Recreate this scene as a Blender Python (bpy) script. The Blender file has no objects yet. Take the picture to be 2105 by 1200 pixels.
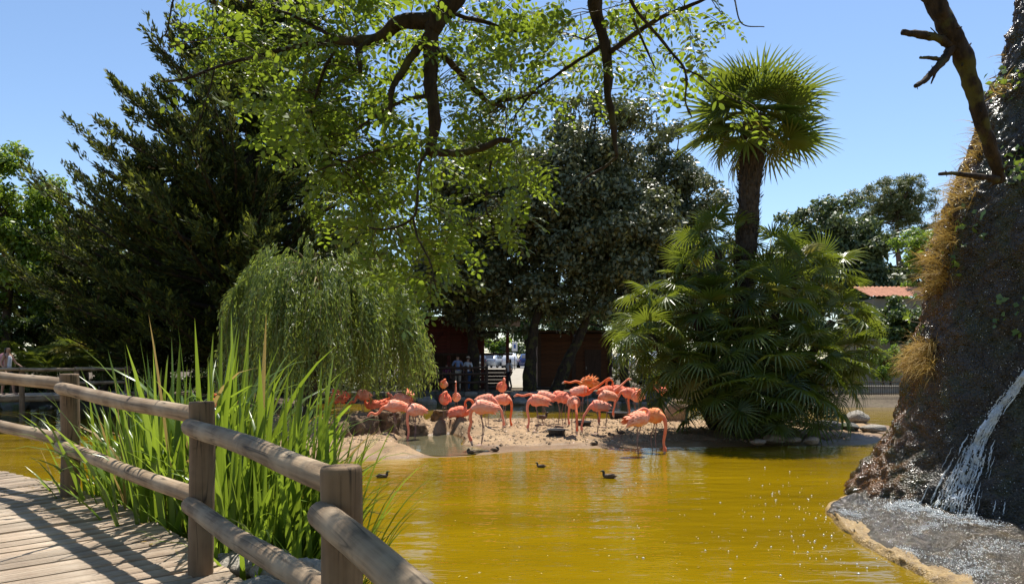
import bpy, math, random
import numpy as np
from mathutils import Matrix, Vector, Euler

random.seed(7)
RNG = np.random.default_rng(7)
R = math.radians
H = 2.15            # eye height above the pond
FOC = 1550.0        # focal length in photo pixels
HOR = 735.0         # horizon row of the photograph
CXP = 1052.5

# ------------------------------------------------------------------ camera, sky, sun
scene = bpy.context.scene
col = scene.collection
cam_d = bpy.data.cameras.new('camera')
cam = bpy.data.objects.new('camera', cam_d)
col.objects.link(cam)
cam.location = (0, 0, H)
cam.rotation_euler = (R(90), 0, 0)
cam_d.sensor_width = 36
cam_d.lens = 36 * FOC / 2105
cam_d.shift_y = (HOR - 600) / 2105
cam_d.clip_start = 0.05
cam_d.clip_end = 3000
scene.camera = cam

SUN_EL, SUN_AZ = R(66), math.atan2(0.30, 0.954)
world = bpy.data.worlds.new('World')
scene.world = world
world.use_nodes = True
wn = world.node_tree
wn.nodes.clear()
sky = wn.nodes.new('ShaderNodeTexSky')
sky.sky_type = 'NISHITA'
sky.sun_disc = False
sky.sun_elevation = SUN_EL
sky.sun_rotation = SUN_AZ
sky.air_density = 1.0
sky.dust_density = 0.2
sky.ozone_density = 3.5
bg = wn.nodes.new('ShaderNodeBackground')
bg.inputs['Strength'].default_value = 0.10
wo = wn.nodes.new('ShaderNodeOutputWorld')
wn.links.new(sky.outputs[0], bg.inputs[0])
wn.links.new(bg.outputs[0], wo.inputs[0])

sun_d = bpy.data.lights.new('sun', 'SUN')
sun_d.energy = 5.0
sun_d.angle = R(0.53)
sun_d.color = (1.0, 0.95, 0.86)
sun = bpy.data.objects.new('sun', sun_d)
col.objects.link(sun)
sdir = Vector((math.sin(SUN_AZ) * math.cos(SUN_EL), math.cos(SUN_AZ) * math.cos(SUN_EL), math.sin(SUN_EL)))
sun.rotation_euler = sdir.to_track_quat('Z', 'Y').to_euler()
sun.location = (20, 60, 90)

vs = scene.view_settings
vs.view_transform = 'Standard'
vs.look = 'None'
vs.exposure = 0.78
vs.gamma = 1.0
vs.use_curve_mapping = False
scene.cycles.max_bounces = 8
scene.cycles.diffuse_bounces = 3
scene.cycles.glossy_bounces = 3
scene.cycles.transmission_bounces = 4
scene.cycles.transparent_max_bounces = 8
scene.cycles.sample_clamp_indirect = 6.0

# ------------------------------------------------------------------ helpers
def P(px, py, D):
    return np.array([(px - CXP) / FOC * D, D, H - (py - HOR) / FOC * D])

def G(px, py, z=0.0):
    D = (H - z) * FOC / (py - HOR)
    return np.array([(px - CXP) / FOC * D, D, z])

def unit(a):
    a = np.asarray(a, float)
    n = np.linalg.norm(a, axis=-1, keepdims=True)
    return a / np.maximum(n, 1e-9)

def _hash(ix, iy, iz, seed):
    h = (ix * 374761393 + iy * 668265263 + iz * 2147483647 + seed * 974711) & 0xffffffff
    h = ((h ^ (h >> 13)) * 1274126177) & 0xffffffff
    h = h ^ (h >> 16)
    return (h & 0xffff) / 65535.0

def vnoise(p, seed=0):
    p = np.asarray(p, float)
    i = np.floor(p).astype(np.int64)
    f = p - i
    f = f * f * (3 - 2 * f)
    r = 0
    for dx in (0, 1):
        wx = f[:, 0] if dx else 1 - f[:, 0]
        for dy in (0, 1):
            wy = f[:, 1] if dy else 1 - f[:, 1]
            for dz in (0, 1):
                wz = f[:, 2] if dz else 1 - f[:, 2]
                r = r + wx * wy * wz * _hash(i[:, 0] + dx, i[:, 1] + dy, i[:, 2] + dz, seed)
    return r * 2 - 1

def fbm(p, octv=4, seed=0):
    p = np.asarray(p, float)
    a, s = 0.5, 0
    for o in range(octv):
        s = s + a * vnoise(p * (2 ** o) + 17.3 * o, seed + o)
        a *= 0.5
    return s

def sstep(a, b, x):
    t = np.clip((x - a) / (b - a), 0, 1)
    return t * t * (3 - 2 * t)

def catmull(pts, n):
    pts = np.asarray(pts, float)
    if len(pts) == 2:
        t = np.linspace(0, 1, n)[:, None]
        return pts[0] * (1 - t) + pts[1] * t
    q = np.vstack([2 * pts[0] - pts[1], pts, 2 * pts[-1] - pts[-2]])
    u = np.linspace(0, len(pts) - 1, n)
    k = np.minimum(u.astype(int), len(pts) - 2)
    t = (u - k)[:, None]
    p0, p1, p2, p3 = q[k], q[k + 1], q[k + 2], q[k + 3]
    return 0.5 * (2 * p1 + (p2 - p0) * t + (2 * p0 - 5 * p1 + 4 * p2 - p3) * t * t + (3 * p1 - p0 - 3 * p2 + p3) * t ** 3)

class MB:
    """collects verts and faces of uniform or mixed size, with material slots"""
    def __init__(self):
        self.V, self.F, self.M, self.n = [], [], [], 0
    def add(self, V, F, m=0):
        V = np.asarray(V, float).reshape(-1, 3)
        F = np.asarray(F, np.int64)
        if len(F) == 0:
            return self
        self.V.append(V)
        self.F.append(F + self.n)
        self.M.append(np.full(len(F), m, np.int32) if np.isscalar(m) else np.asarray(m, np.int32))
        self.n += len(V)
        return self
    def mesh(self, name, mats, smooth=True):
        me = bpy.data.meshes.new(name)
        V = np.vstack(self.V).astype(np.float32)
        cnt = np.concatenate([np.full(len(f), f.shape[1], np.int32) for f in self.F])
        loops = np.concatenate([f.ravel() for f in self.F]).astype(np.int32)
        me.vertices.add(len(V))
        me.vertices.foreach_set('co', V.ravel())
        me.loops.add(len(loops))
        me.loops.foreach_set('vertex_index', loops)
        me.polygons.add(len(cnt))
        st = np.zeros(len(cnt), np.int32)
        st[1:] = np.cumsum(cnt)[:-1]
        me.polygons.foreach_set('loop_start', st)
        me.polygons.foreach_set('loop_total', cnt)
        me.polygons.foreach_set('material_index', np.concatenate(self.M))
        me.polygons.foreach_set('use_smooth', np.full(len(cnt), smooth, bool))
        for m in (mats if isinstance(mats, (list, tuple)) else [mats]):
            me.materials.append(m)
        me.update(calc_edges=True)
        return me
    def build(self, name, mats, parent=None, loc=(0, 0, 0), smooth=True):
        return link(name, self.mesh(name, mats, smooth), parent, loc)

def link(name, data, parent=None, loc=(0, 0, 0), rot=(0, 0, 0), scale=(1, 1, 1)):
    o = bpy.data.objects.new(name, data)
    col.objects.link(o)
    o.parent = parent
    o.location = loc
    o.rotation_euler = rot
    o.scale = scale
    return o

def tag(o, label, cat, group=None):
    o['label'] = label
    o['category'] = cat
    if group:
        o['group'] = group
    return o

def thing(name, label, cat, loc=(0, 0, 0), rz=0, group=None):
    return tag(link(name, None, None, loc, (0, 0, rz)), label, cat, group)

def struct(o):
    o['kind'] = 'structure'
    return o

def stuff(o):
    o['kind'] = 'stuff'
    return o

def tube(path, rad, sides=8, cap=True, squash=None):
    """V, F of a tube along path; squash scales the second axis of each ring"""
    path = np.asarray(path, float)
    n = len(path)
    rad = np.broadcast_to(np.asarray(rad, float), (n,))
    T = unit(np.gradient(path, axis=0))
    ref = np.array([0, 0, 1.0]) if abs(T[0, 2]) < 0.9 else np.array([1.0, 0, 0])
    A = np.zeros((n, 3))
    a = ref - T[0] * np.dot(ref, T[0])
    A[0] = a / np.linalg.norm(a)
    for i in range(1, n):
        a = A[i - 1] - T[i] * np.dot(A[i - 1], T[i])
        A[i] = a / max(np.linalg.norm(a), 1e-9)
    B = np.cross(T, A)
    ang = np.linspace(0, 2 * math.pi, sides, endpoint=False)
    sq = 1.0 if squash is None else np.broadcast_to(np.asarray(squash, float), (n,))[:, None, None]
    ring = (A[:, None, :] * np.cos(ang)[None, :, None] + B[:, None, :] * np.sin(ang)[None, :, None] * sq) * rad[:, None, None]
    V = (path[:, None, :] + ring).reshape(-1, 3)
    i = np.arange(n - 1)[:, None] * sides
    j = np.arange(sides)[None, :]
    k = (j + 1) % sides
    F = np.stack([i + j, i + k, i + sides + k, i + sides + j], -1).reshape(-1, 4)
    if cap:
        V = np.vstack([V, path[0], path[-1]])
        c0, c1 = len(V) - 2, len(V) - 1
        j = np.arange(sides)
        k = (j + 1) % sides
        b = (n - 1) * sides
        capF = np.vstack([np.stack([k, j, np.full(sides, c0), np.full(sides, c0)], -1),
                          np.stack([b + j, b + k, np.full(sides, c1), np.full(sides, c1)], -1)])
        return V, F, capF[:, :3]
    return V, F, None

def add_tube(mb, path, rad, sides=8, m=0, cap=True, squash=None):
    V, F, C = tube(path, rad, sides, cap, squash)
    n0 = mb.n
    mb.add(V, F, m)
    if C is not None:
        mb.F.append(C + n0)
        mb.M.append(np.full(len(C), m, np.int32))
    return mb

def add_box(mb, lo, hi, m=0, M=None, bev=0.0):
    lo, hi = np.asarray(lo, float), np.asarray(hi, float)
    if bev <= 0:
        V = np.array([[x, y, z] for z in (lo[2], hi[2]) for y in (lo[1], hi[1]) for x in (lo[0], hi[0])])
        F = [[0, 2, 3, 1], [4, 5, 7, 6], [0, 1, 5, 4], [2, 6, 7, 3], [0, 4, 6, 2], [1, 3, 7, 5]]
        if M is not None:
            V = V @ np.array(M)[:3, :3].T + np.array(M)[:3, 3]
        return mb.add(V, F, m)
    # chamfered on the four top edges and sides
    x0, y0, z0 = lo
    x1, y1, z1 = hi
    b = bev
    r1 = [[x0, y0, z0], [x1, y0, z0], [x1, y1, z0], [x0, y1, z0]]
    r2 = [[x0, y0, z1 - b], [x1, y0, z1 - b], [x1, y1, z1 - b], [x0, y1, z1 - b]]
    r3 = [[x0 + b, y0 + b, z1], [x1 - b, y0 + b, z1], [x1 - b, y1 - b, z1], [x0 + b, y1 - b, z1]]
    V = np.array(r1 + r2 + r3)
    F = [[3, 2, 1, 0], [8, 9, 10, 11]]
    for a in (0, 4):
        for j in range(4):
            k = (j + 1) % 4
            F.append([a + j, a + k, a + 4 + k, a + 4 + j])
    if M is not None:
        V = V @ np.array(M)[:3, :3].T + np.array(M)[:3, 3]
    return mb.add(V, F, m)

def cards(Pt, T, N, L, W, fold=0.15):
    """many small folded leaves: base, two sides, tip"""
    Pt, T = np.asarray(Pt, float), unit(T)
    B = unit(np.cross(T, N))
    Nn = np.cross(B, T)
    L = np.broadcast_to(np.asarray(L, float), (len(Pt),))[:, None]
    W = np.broadcast_to(np.asarray(W, float), (len(Pt),))[:, None]
    mid = Pt + T * L * 0.45
    V = np.stack([Pt, mid + B * W * 0.5 + Nn * W * fold, Pt + T * L, mid - B * W * 0.5 + Nn * W * fold], 1).reshape(-1, 3)
    i = np.arange(len(Pt))[:, None] * 4
    F = np.vstack([i + np.array([0, 1, 2]), i + np.array([0, 2, 3])])
    return V, F

def rdir(n, up=0.0):
    v = RNG.normal(size=(n, 3))
    v[:, 2] += up
    return unit(v)

def grid(nx, ny):
    j = np.arange(ny - 1)[:, None] * nx
    i = np.arange(nx - 1)[None, :]
    a = (j + i)
    return np.stack([a, a + 1, a + nx + 1, a + nx], -1).reshape(-1, 4)

def poly_sd(x, y, poly):
    """signed distance to polygon, positive inside"""
    poly = np.asarray(poly, float)
    p = np.stack([x, y], -1)
    d = np.full(len(p), 1e9)
    ins = np.zeros(len(p), bool)
    n = len(poly)
    for i in range(n):
        a, b = poly[i], poly[(i + 1) % n]
        e = b - a
        t = np.clip(((p - a) @ e) / max(e @ e, 1e-9), 0, 1)
        d = np.minimum(d, np.linalg.norm(p - a - t[:, None] * e, axis=1))
        c = ((a[1] > p[:, 1]) != (b[1] > p[:, 1]))
        with np.errstate(divide='ignore', invalid='ignore'):
            xi = (b[0] - a[0]) * (p[:, 1] - a[1]) / (b[1] - a[1] + 1e-12) + a[0]
        ins ^= c & (p[:, 0] < xi)
    return np.where(ins, d, -d)

def rough_lump(seed, sub=3, amp=0.22, sc=1.4, flat=0.0):
    """a stone: displaced sphere; returns V, F"""
    n, m = 6 * sub, 4 * sub
    th = np.linspace(0, 2 * math.pi, n, endpoint=False)
    ph = np.linspace(0, math.pi, m)
    V = np.array([[math.sin(p) * math.cos(t), math.sin(p) * math.sin(t), math.cos(p)] for p in ph for t in th])
    d = 1 + amp * 1.6 * fbm(V * sc + seed * 7.1, 4, seed)
    q = np.abs(vnoise(V * sc * 0.8 + seed * 3.3, seed + 40))
    V = V * (d - 0.25 * amp * q)[:, None]
    if flat:
        V[:, 2] = np.maximum(V[:, 2], -flat)
    F = []
    for i in range(m - 1):
        for j in range(n):
            k = (j + 1) % n
            F.append([i * n + j, (i + 1) * n + j, (i + 1) * n + k, i * n + k])
    return V, np.array(F)

# ------------------------------------------------------------------ materials
def nmat(name):
    m = bpy.data.materials.new(name)
    m.use_nodes = True
    nt = m.node_tree
    nt.nodes.clear()
    out = nt.nodes.new('ShaderNodeOutputMaterial')
    return m, nt, out

def nd(nt, t, **kw):
    n = nt.nodes.new(t)
    for k, v in kw.items():
        if k in n.inputs:
            n.inputs[k].default_value = v
        else:
            setattr(n, k, v)
    return n

def ramp(nt, fac, stops):
    r = nt.nodes.new('ShaderNodeValToRGB')
    e = r.color_ramp.elements
    while len(e) < len(stops):
        e.new(0.5)
    for i, (p, c) in enumerate(stops):
        e[i].position = p
        e[i].color = (*c, 1)
    nt.links.new(fac, r.inputs[0])
    return r.outputs[0]

def coords(nt, scale=(1, 1, 1), kind='Object'):
    tc = nt.nodes.new('ShaderNodeTexCoord')
    mp = nt.nodes.new('ShaderNodeMapping')
    mp.inputs['Scale'].default_value = scale
    nt.links.new(tc.outputs[kind], mp.inputs[0])
    return mp.outputs[0]

def noise(nt, vec, scale, detail=4, rough=0.55):
    n = nt.nodes.new('ShaderNodeTexNoise')
    n.inputs['Scale'].default_value = scale
    n.inputs['Detail'].default_value = detail
    n.inputs['Roughness'].default_value = rough
    if vec is not None:
        nt.links.new(vec, n.inputs['Vector'])
    return n.outputs[0]

def math_n(nt, op, a, b=None):
    n = nt.nodes.new('ShaderNodeMath')
    n.operation = op
    for i, v in enumerate((a, b)):
        if v is None:
            continue
        if isinstance(v, (int, float)):
            n.inputs[i].default_value = v
        else:
            nt.links.new(v, n.inputs[i])
    return n.outputs[0]

def mixc(nt, fac, a, b, mode='MIX'):
    n = nt.nodes.new('ShaderNodeMix')
    n.data_type = 'RGBA'
    n.blend_type = mode
    for i, v in ((0, fac), (6, a), (7, b)):
        if isinstance(v, (int, float)):
            n.inputs[i].default_value = v
        elif isinstance(v, tuple):
            n.inputs[i].default_value = (*v, 1)
        else:
            nt.links.new(v, n.inputs[i])
    return n.outputs[2]

def bump(nt, h, strength=0.5, dist=0.02):
    b = nt.nodes.new('ShaderNodeBump')
    b.inputs['Strength'].default_value = strength
    b.inputs['Distance'].default_value = dist
    nt.links.new(h, b.inputs['Height'])
    return b.outputs[0]

def princ(nt, out, colour, rough=0.6, spec=0.4, normal=None, metallic=0.0, coat=0.0):
    p = nt.nodes.new('ShaderNodeBsdfPrincipled')
    for k, v in (('Base Color', colour), ('Roughness', rough)):
        if isinstance(v, tuple):
            p.inputs[k].default_value = (*v, 1)
        elif isinstance(v, (int, float)):
            p.inputs[k].default_value = v
        else:
            nt.links.new(v, p.inputs[k])
    p.inputs['Specular IOR Level'].default_value = spec
    p.inputs['Metallic'].default_value = metallic
    p.inputs['Coat Weight'].default_value = coat
    if normal is not None:
        nt.links.new(normal, p.inputs['Normal'])
    nt.links.new(p.outputs[0], out.inputs[0])
    return p

def mat_plain(name, c1, c2=None, scale=8.0, rough=0.6, spec=0.4, bmp=0.2, bdist=0.01, kind='Object', metallic=0.0, coat=0.0):
    m, nt, out = nmat(name)
    v = coords(nt, (1, 1, 1), kind)
    n = noise(nt, v, scale)
    c2 = c2 or tuple(x * 0.75 for x in c1)
    c = ramp(nt, n, [(0.3, c2), (0.7, c1)])
    nb = bump(nt, noise(nt, v, scale * 4), bmp, bdist) if bmp else None
    princ(nt, out, c, rough, spec, nb, metallic, coat)
    return m

def mat_leaf(name, c_dark, c_light, trans, tfac=0.4, rough=0.42, spec=0.5, obj_random=False, tip=None):
    """leaf: glossy reflecting face plus light passing through the blade"""
    m, nt, out = nmat(name)
    if obj_random:
        rnd = nt.nodes.new('ShaderNodeObjectInfo').outputs['Random']
    else:
        rnd = nt.nodes.new('ShaderNodeNewGeometry').outputs['Random Per Island']
    stops = [(0.0, c_dark), (0.75, c_light)]
    if tip:
        stops += [(0.93, c_light), (0.97, tip)]
    c = ramp(nt, rnd, stops)
    p = princ(nt, out, c, rough, spec)
    t = nt.nodes.new('ShaderNodeBsdfTranslucent')
    tc = mixc(nt, 0.5, c, trans)
    nt.links.new(tc, t.inputs[0])
    mx = nt.nodes.new('ShaderNodeMixShader')
    mx.inputs[0].default_value = tfac
    nt.links.new(p.outputs[0], mx.inputs[1])
    nt.links.new(t.outputs[0], mx.inputs[2])
    nt.links.new(mx.outputs[0], out.inputs[0])
    return m

def mat_bark(name, c1, c2, moss=None, sc=6.0):
    m, nt, out = nmat(name)
    v = coords(nt, (1, 1, 0.25))
    n1 = noise(nt, v, sc * 3, 6, 0.65)
    c = ramp(nt, n1, [(0.32, c2), (0.68, c1)])
    if moss:
        n2 = noise(nt, coords(nt), sc * 0.6, 3)
        f = ramp(nt, n2, [(0.52, (0, 0, 0)), (0.62, (1, 1, 1))])
        c = mixc(nt, f, c, moss)
    princ(nt, out, c, 0.85, 0.2, bump(nt, n1, 0.9, 0.03))
    return m

def mat_wood(name, c1, c2, axis=0, sc=1.0, grain=26.0, rough=0.75, worn=None, rndamt=0.3, splits=0.85):
    """weathered wood; grain runs along the given local axis"""
    m, nt, out = nmat(name)
    s = [grain, grain, grain]
    s[axis] = 1.3
    v = coords(nt, tuple(x * sc for x in s))
    n1 = noise(nt, v, 1.0, 6, 0.6)
    n2 = noise(nt, coords(nt), 3.0, 3)
    c = ramp(nt, n1, [(0.28, c2), (0.66, c1)])
    if worn:
        c = mixc(nt, ramp(nt, n2, [(0.42, (0, 0, 0)), (0.68, (1, 1, 1))]), c, worn)
    # long drying splits
    s3 = [11.0, 11.0, 11.0]
    s3[axis] = 0.55
    n3 = noise(nt, coords(nt, tuple(s3)), 1.0, 2, 0.4)
    crack = ramp(nt, n3, [(0.485, (0, 0, 0)), (0.50, (1, 1, 1)), (0.515, (0, 0, 0))])
    crack = mixc(nt, 1.0, crack, ramp(nt, noise(nt, coords(nt), 1.7, 2), [(0.45, (0, 0, 0)), (0.55, (1, 1, 1))]), 'MULTIPLY')
    c = mixc(nt, math_n(nt, 'MULTIPLY', crack, splits), c, (0.018, 0.013, 0.009))
    # grey lichen and grime blotches
    c = mixc(nt, math_n(nt, 'MULTIPLY', ramp(nt, noise(nt, coords(nt), 7.0, 5, 0.7), [(0.56, (0, 0, 0)), (0.70, (1, 1, 1))]), 0.45), c, tuple(x * 0.6 for x in c2))
    oi = nt.nodes.new('ShaderNodeObjectInfo').outputs['Random']
    dark = ramp(nt, oi, [(0.0, (1 - rndamt,) * 3), (1.0, (1.0, 1.0, 1.0))])
    c = mixc(nt, 1.0, c, dark, 'MULTIPLY')
    princ(nt, out, c, rough, 0.3, bump(nt, n1, 0.6, 0.006))
    return m

M = {}
M['locust'] = mat_leaf('locust_leaf', (0.038, 0.080, 0.012), (0.11, 0.175, 0.030), (0.44, 0.56, 0.03), 0.45, 0.38, 0.5, tip=(0.30, 0.28, 0.03))
M['locust_o'] = mat_leaf('locust_leaf_single', (0.038, 0.080, 0.012), (0.11, 0.175, 0.030), (0.44, 0.56, 0.03), 0.45, 0.38, 0.5)
M['cypress'] = mat_leaf('cypress_spray', (0.022, 0.034, 0.010), (0.060, 0.078, 0.022), (0.12, 0.14, 0.02), 0.24, 0.7, 0.2, tip=(0.10, 0.065, 0.028))
M['cypress_tip'] = mat_leaf('cypress_new_growth', (0.10, 0.12, 0.02), (0.17, 0.19, 0.03), (0.35, 0.38, 0.03), 0.35, 0.6, 0.25)
M['oak'] = mat_leaf('holm_oak_leaf', (0.045, 0.058, 0.022), (0.16, 0.170, 0.080), (0.18, 0.22, 0.05), 0.20, 0.45, 0.5)
M['willow'] = mat_leaf('willow_leaf', (0.070, 0.115, 0.022), (0.19, 0.24, 0.065), (0.42, 0.52, 0.06), 0.45, 0.40, 0.5, tip=(0.28, 0.26, 0.07))
M['palm'] = mat_leaf('fan_palm_leaf', (0.042, 0.072, 0.010), (0.105, 0.142, 0.020), (0.34, 0.40, 0.03), 0.36, 0.38, 0.5, obj_random=True)
M['palm_pale'] = mat_leaf('fan_palm_leaf_yellowing', (0.14, 0.16, 0.03), (0.26, 0.22, 0.05), (0.45, 0.40, 0.05), 0.4, 0.45, 0.5, obj_random=True)
M['reed'] = mat_leaf('reed_blade', (0.050, 0.100, 0.015), (0.13, 0.21, 0.030), (0.42, 0.54, 0.03), 0.45, 0.32, 0.6, obj_random=True)
M['reed_s'] = mat_leaf('reed_blade_low', (0.045, 0.10, 0.015), (0.12, 0.20, 0.03), (0.40, 0.55, 0.03), 0.45, 0.35, 0.5, tip=(0.30, 0.18, 0.06))
M['reed_dry'] = mat_leaf('reed_blade_dry', (0.25, 0.15, 0.05), (0.38, 0.27, 0.10), (0.5, 0.35, 0.1), 0.35, 0.6, 0.3, obj_random=True)
M['green'] = mat_leaf('bright_broadleaf', (0.05, 0.11, 0.014), (0.15, 0.23, 0.03), (0.42, 0.56, 0.04), 0.42, 0.42, 0.45)
M['mid'] = mat_leaf('mid_green_leaf', (0.03, 0.06, 0.012), (0.08, 0.12, 0.028), (0.20, 0.28, 0.03), 0.3, 0.42, 0.45)
M['far'] = mat_leaf('far_tree_leaf', (0.05, 0.075, 0.03), (0.12, 0.15, 0.06), (0.2, 0.26, 0.05), 0.25, 0.45, 0.4)
M['pine'] = mat_leaf('pine_needle', (0.07, 0.09, 0.03), (0.15, 0.17, 0.06), (0.25, 0.28, 0.06), 0.25, 0.5, 0.3)
M['dry'] = mat_leaf('dry_grass', (0.30, 0.17, 0.035), (0.50, 0.34, 0.09), (0.55, 0.38, 0.10), 0.35, 0.6, 0.3)
M['ivy'] = mat_leaf('ivy_leaf', (0.06, 0.13, 0.02), (0.14, 0.22, 0.04), (0.42, 0.52, 0.05), 0.4, 0.3, 0.6)
M['bark_dark'] = mat_bark('bark_dark', (0.060, 0.042, 0.028), (0.014, 0.010, 0.008), (0.075, 0.070, 0.020))
M['bark'] = mat_bark('bark', (0.10, 0.075, 0.05), (0.03, 0.022, 0.016))
M['bark_pine'] = mat_bark('bark_pine', (0.20, 0.12, 0.08), (0.07, 0.045, 0.03))
M['twig'] = mat_plain('twig', (0.10, 0.075, 0.045), (0.04, 0.03, 0.02), 30, 0.8, 0.2, 0)
M['twig_pale'] = mat_plain('twig_pale', (0.26, 0.20, 0.09), (0.14, 0.11, 0.05), 30, 0.8, 0.2, 0)
M['palm_trunk'] = mat_bark('palm_trunk_fibre', (0.10, 0.070, 0.045), (0.025, 0.018, 0.012), None, 9)
M['petiole'] = mat_plain('petiole', (0.16, 0.20, 0.05), (0.09, 0.12, 0.03), 20, 0.5, 0.4, 0)
# ------------------------------------------------------------------ ground, pond
def mat_ground():
    m, nt, out = nmat('ground_soil')
    v = coords(nt)
    n = noise(nt, v, 0.6, 6, 0.6)
    n2 = noise(nt, v, 9.0, 5, 0.6)
    c = ramp(nt, n, [(0.3, (0.05, 0.038, 0.026)), (0.55, (0.105, 0.08, 0.052)), (0.75, (0.07, 0.065, 0.03))])
    c = mixc(nt, 0.35, c, ramp(nt, n2, [(0.35, (0.03, 0.024, 0.018)), (0.65, (0.18, 0.14, 0.09))]))
    princ(nt, out, c, 0.9, 0.2, bump(nt, n2, 0.6, 0.05))
    return m

def mat_sand():
    m, nt, out = nmat('island_sand')
    v = coords(nt)
    n = noise(nt, v, 1.1, 6, 0.6)
    n2 = noise(nt, v, 14.0, 6, 0.65)
    c = ramp(nt, n, [(0.3, (0.21, 0.13, 0.07)), (0.55, (0.31, 0.205, 0.112)), (0.75, (0.38, 0.265, 0.155))])
    c = mixc(nt, ramp(nt, n2, [(0.36, (1, 1, 1)), (0.48, (0, 0, 0))]), c, (0.20, 0.14, 0.085))
    # wet margin just above the waterline
    g = nt.nodes.new('ShaderNodeNewGeometry')
    sp = nt.nodes.new('ShaderNodeSeparateXYZ')
    nt.links.new(g.outputs['Position'], sp.inputs[0])
    zz = math_n(nt, 'ADD', sp.outputs[2], math_n(nt, 'MULTIPLY', math_n(nt, 'SUBTRACT', n, 0.5), 0.09))
    wet = ramp(nt, zz, [(0.035, (1, 1, 1)), (0.075, (0, 0, 0))])
    c = mixc(nt, wet, c, mixc(nt, 1.0, c, (0.62, 0.55, 0.45), 'MULTIPLY'))
    p = princ(nt, out, c, 0.9, 0.3, bump(nt, n2, 0.7, 0.03))
    nt.links.new(ramp(nt, wet, [(0.0, (0.92,) * 3), (1.0, (0.45,) * 3)]), p.inputs['Roughness'])
    return m

def mat_water(name, c1, c2, bs=1.0, rough=0.035):
    m, nt, out = nmat(name)
    v1 = coords(nt, (0.9, 2.4, 1))
    v2 = coords(nt, (3.2, 7.5, 1))
    w1 = noise(nt, v1, 1.0, 3, 0.5)
    w2 = noise(nt, v2, 1.0, 3, 0.55)
    hgt = math_n(nt, 'ADD', math_n(nt, 'MULTIPLY', w1, 1.0), math_n(nt, 'MULTIPLY', w2, 0.22))
    murk = noise(nt, coords(nt, (0.18, 0.42, 1)), 1.0, 5)
    c = ramp(nt, murk, [(0.3, c2), (0.7, c1)])
    princ(nt, out, c, rough, 0.42, bump(nt, hgt, bs, 0.05))
    return m

M['ground'] = mat_ground()
M['sand'] = mat_sand()
M['water'] = mat_water('pond_water', (0.235, 0.150, 0.002), (0.135, 0.086, 0.002), 0.55)
M['mudwater'] = mat_water('muddy_pool_water', (0.14, 0.125, 0.07), (0.10, 0.09, 0.05), 0.12, 0.08)
M['mud'] = mat_plain('dried_mud', (0.25, 0.165, 0.095), (0.07, 0.045, 0.027), 7, 0.9, 0.2, 0.9, 0.05)

LAND = [(-400, 31.5), (-9.8, 31.5), (-9.2, 35.75), (8.7, 35.75), (9.2, 33.2), (14, 32.6), (30, 32), (400, 30), (400, 900), (-400, 900)]
def ground_h(x, y):
    sd = poly_sd(x, y, LAND)
    z = -0.7 + 0.75 * sstep(-1.4, 0.3, sd)
    inner = 0.42 * sstep(0.0, 0.5, sd) * sstep(-9.9, -9.3, x) * (1 - sstep(8.4, 9.0, x))
    side = 0.42 * sstep(0.0, 2.6, sd) * (1 - sstep(-9.9, -9.3, x) * (1 - sstep(8.4, 9.0, x)))
    z = z + inner + side
    z = z + 0.55 * sstep(40, 75, y)
    p = np.stack([x, y, 0 * x], -1)
    z = z + 0.06 * fbm(p * 0.5, 4, 3) * sstep(0, 1, sd) * (1 - sstep(55, 70, y))
    # reed bank beside the bridge, with a stony lip under the rail
    for cx, cy, r, h in ((-3.6, 7.7, 1.1, 0.85), (-2.6, 6.9, 1.2, 0.95), (-1.75, 6.1, 1.0, 0.98), (-1.15, 5.2, 0.8, 0.95), (-0.75, 4.3, 0.6, 0.8), (-2.9, 5.9, 0.9, 0.75), (-2.0, 5.0, 0.8, 0.7)):
        g = np.exp(-((x - cx) ** 2 + (y - cy) ** 2) / r ** 2)
        z = np.maximum(z, -0.7 + h * 1.05 * g + 0.05 * fbm(p * 3, 3, 5))
    return z

def axis(parts):
    return np.unique(np.concatenate([np.linspace(a, b, n) for a, b, n in parts]))
gx = axis([(-400, -40, 14), (-40, -14, 40), (-14, 14, 130), (14, 40, 40), (40, 400, 14)])
gy = axis([(-30, 3, 12), (3, 9, 50), (9, 30, 30), (30, 42, 60), (42, 90, 40), (90, 900, 20)])
XX, YY = np.meshgrid(gx, gy)
zz = ground_h(XX.ravel(), YY.ravel())
struct(MB().add(np.stack([XX.ravel(), YY.ravel(), zz], -1), grid(len(gx), len(gy))).build('ground', M['ground']))

wx = np.array([-120, 120.0]); wy = np.array([-30, 37.0])
X2, Y2 = np.meshgrid(wx, wy)
struct(MB().add(np.stack([X2.ravel(), Y2.ravel(), 0 * X2.ravel()], -1), grid(2, 2)).build('pond_water', M['water']))

front = [(430, 925), (550, 942), (650, 950), (750, 946), (830, 941), (900, 938), (960, 936), (1010, 931), (1060, 928), (1150, 924), (1300, 919), (1450, 917), (1600, 916), (1740, 915), (1800, 908), (1835, 893)]
back = [(1825, 874), (1740, 868), (1600, 866), (1340, 862), (1200, 861), (1040, 860), (900, 862), (800, 866), (600, 868), (430, 880)]
ISL = [tuple(G(a, b)[:2]) for a, b in front + back]
POOL = [tuple(G(a, b)[:2]) for a, b in ((812, 906), (850, 893), (880, 896), (925, 890), (950, 902), (948, 916), (1000, 926), (960, 934), (900, 936), (850, 931), (828, 918))]
MOUNDS = [(735, 878, 0.55, 0.42), (775, 872, 0.5, 0.38), (845, 876, 0.42, 0.44), (700, 885, 0.6, 0.3), (660, 895, 0.7, 0.35),
          (910, 868, 0.40, 0.28), (930, 884, 0.55, 0.34), (955, 874, 0.6, 0.36), (900, 900, 0.4, 0.14), (970, 890, 0.5, 0.22), (820, 925, 0.5, 0.12),
          (760, 922, 0.7, 0.12), (590, 890, 0.8, 0.3), (520, 890, 0.8, 0.25)]
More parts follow.
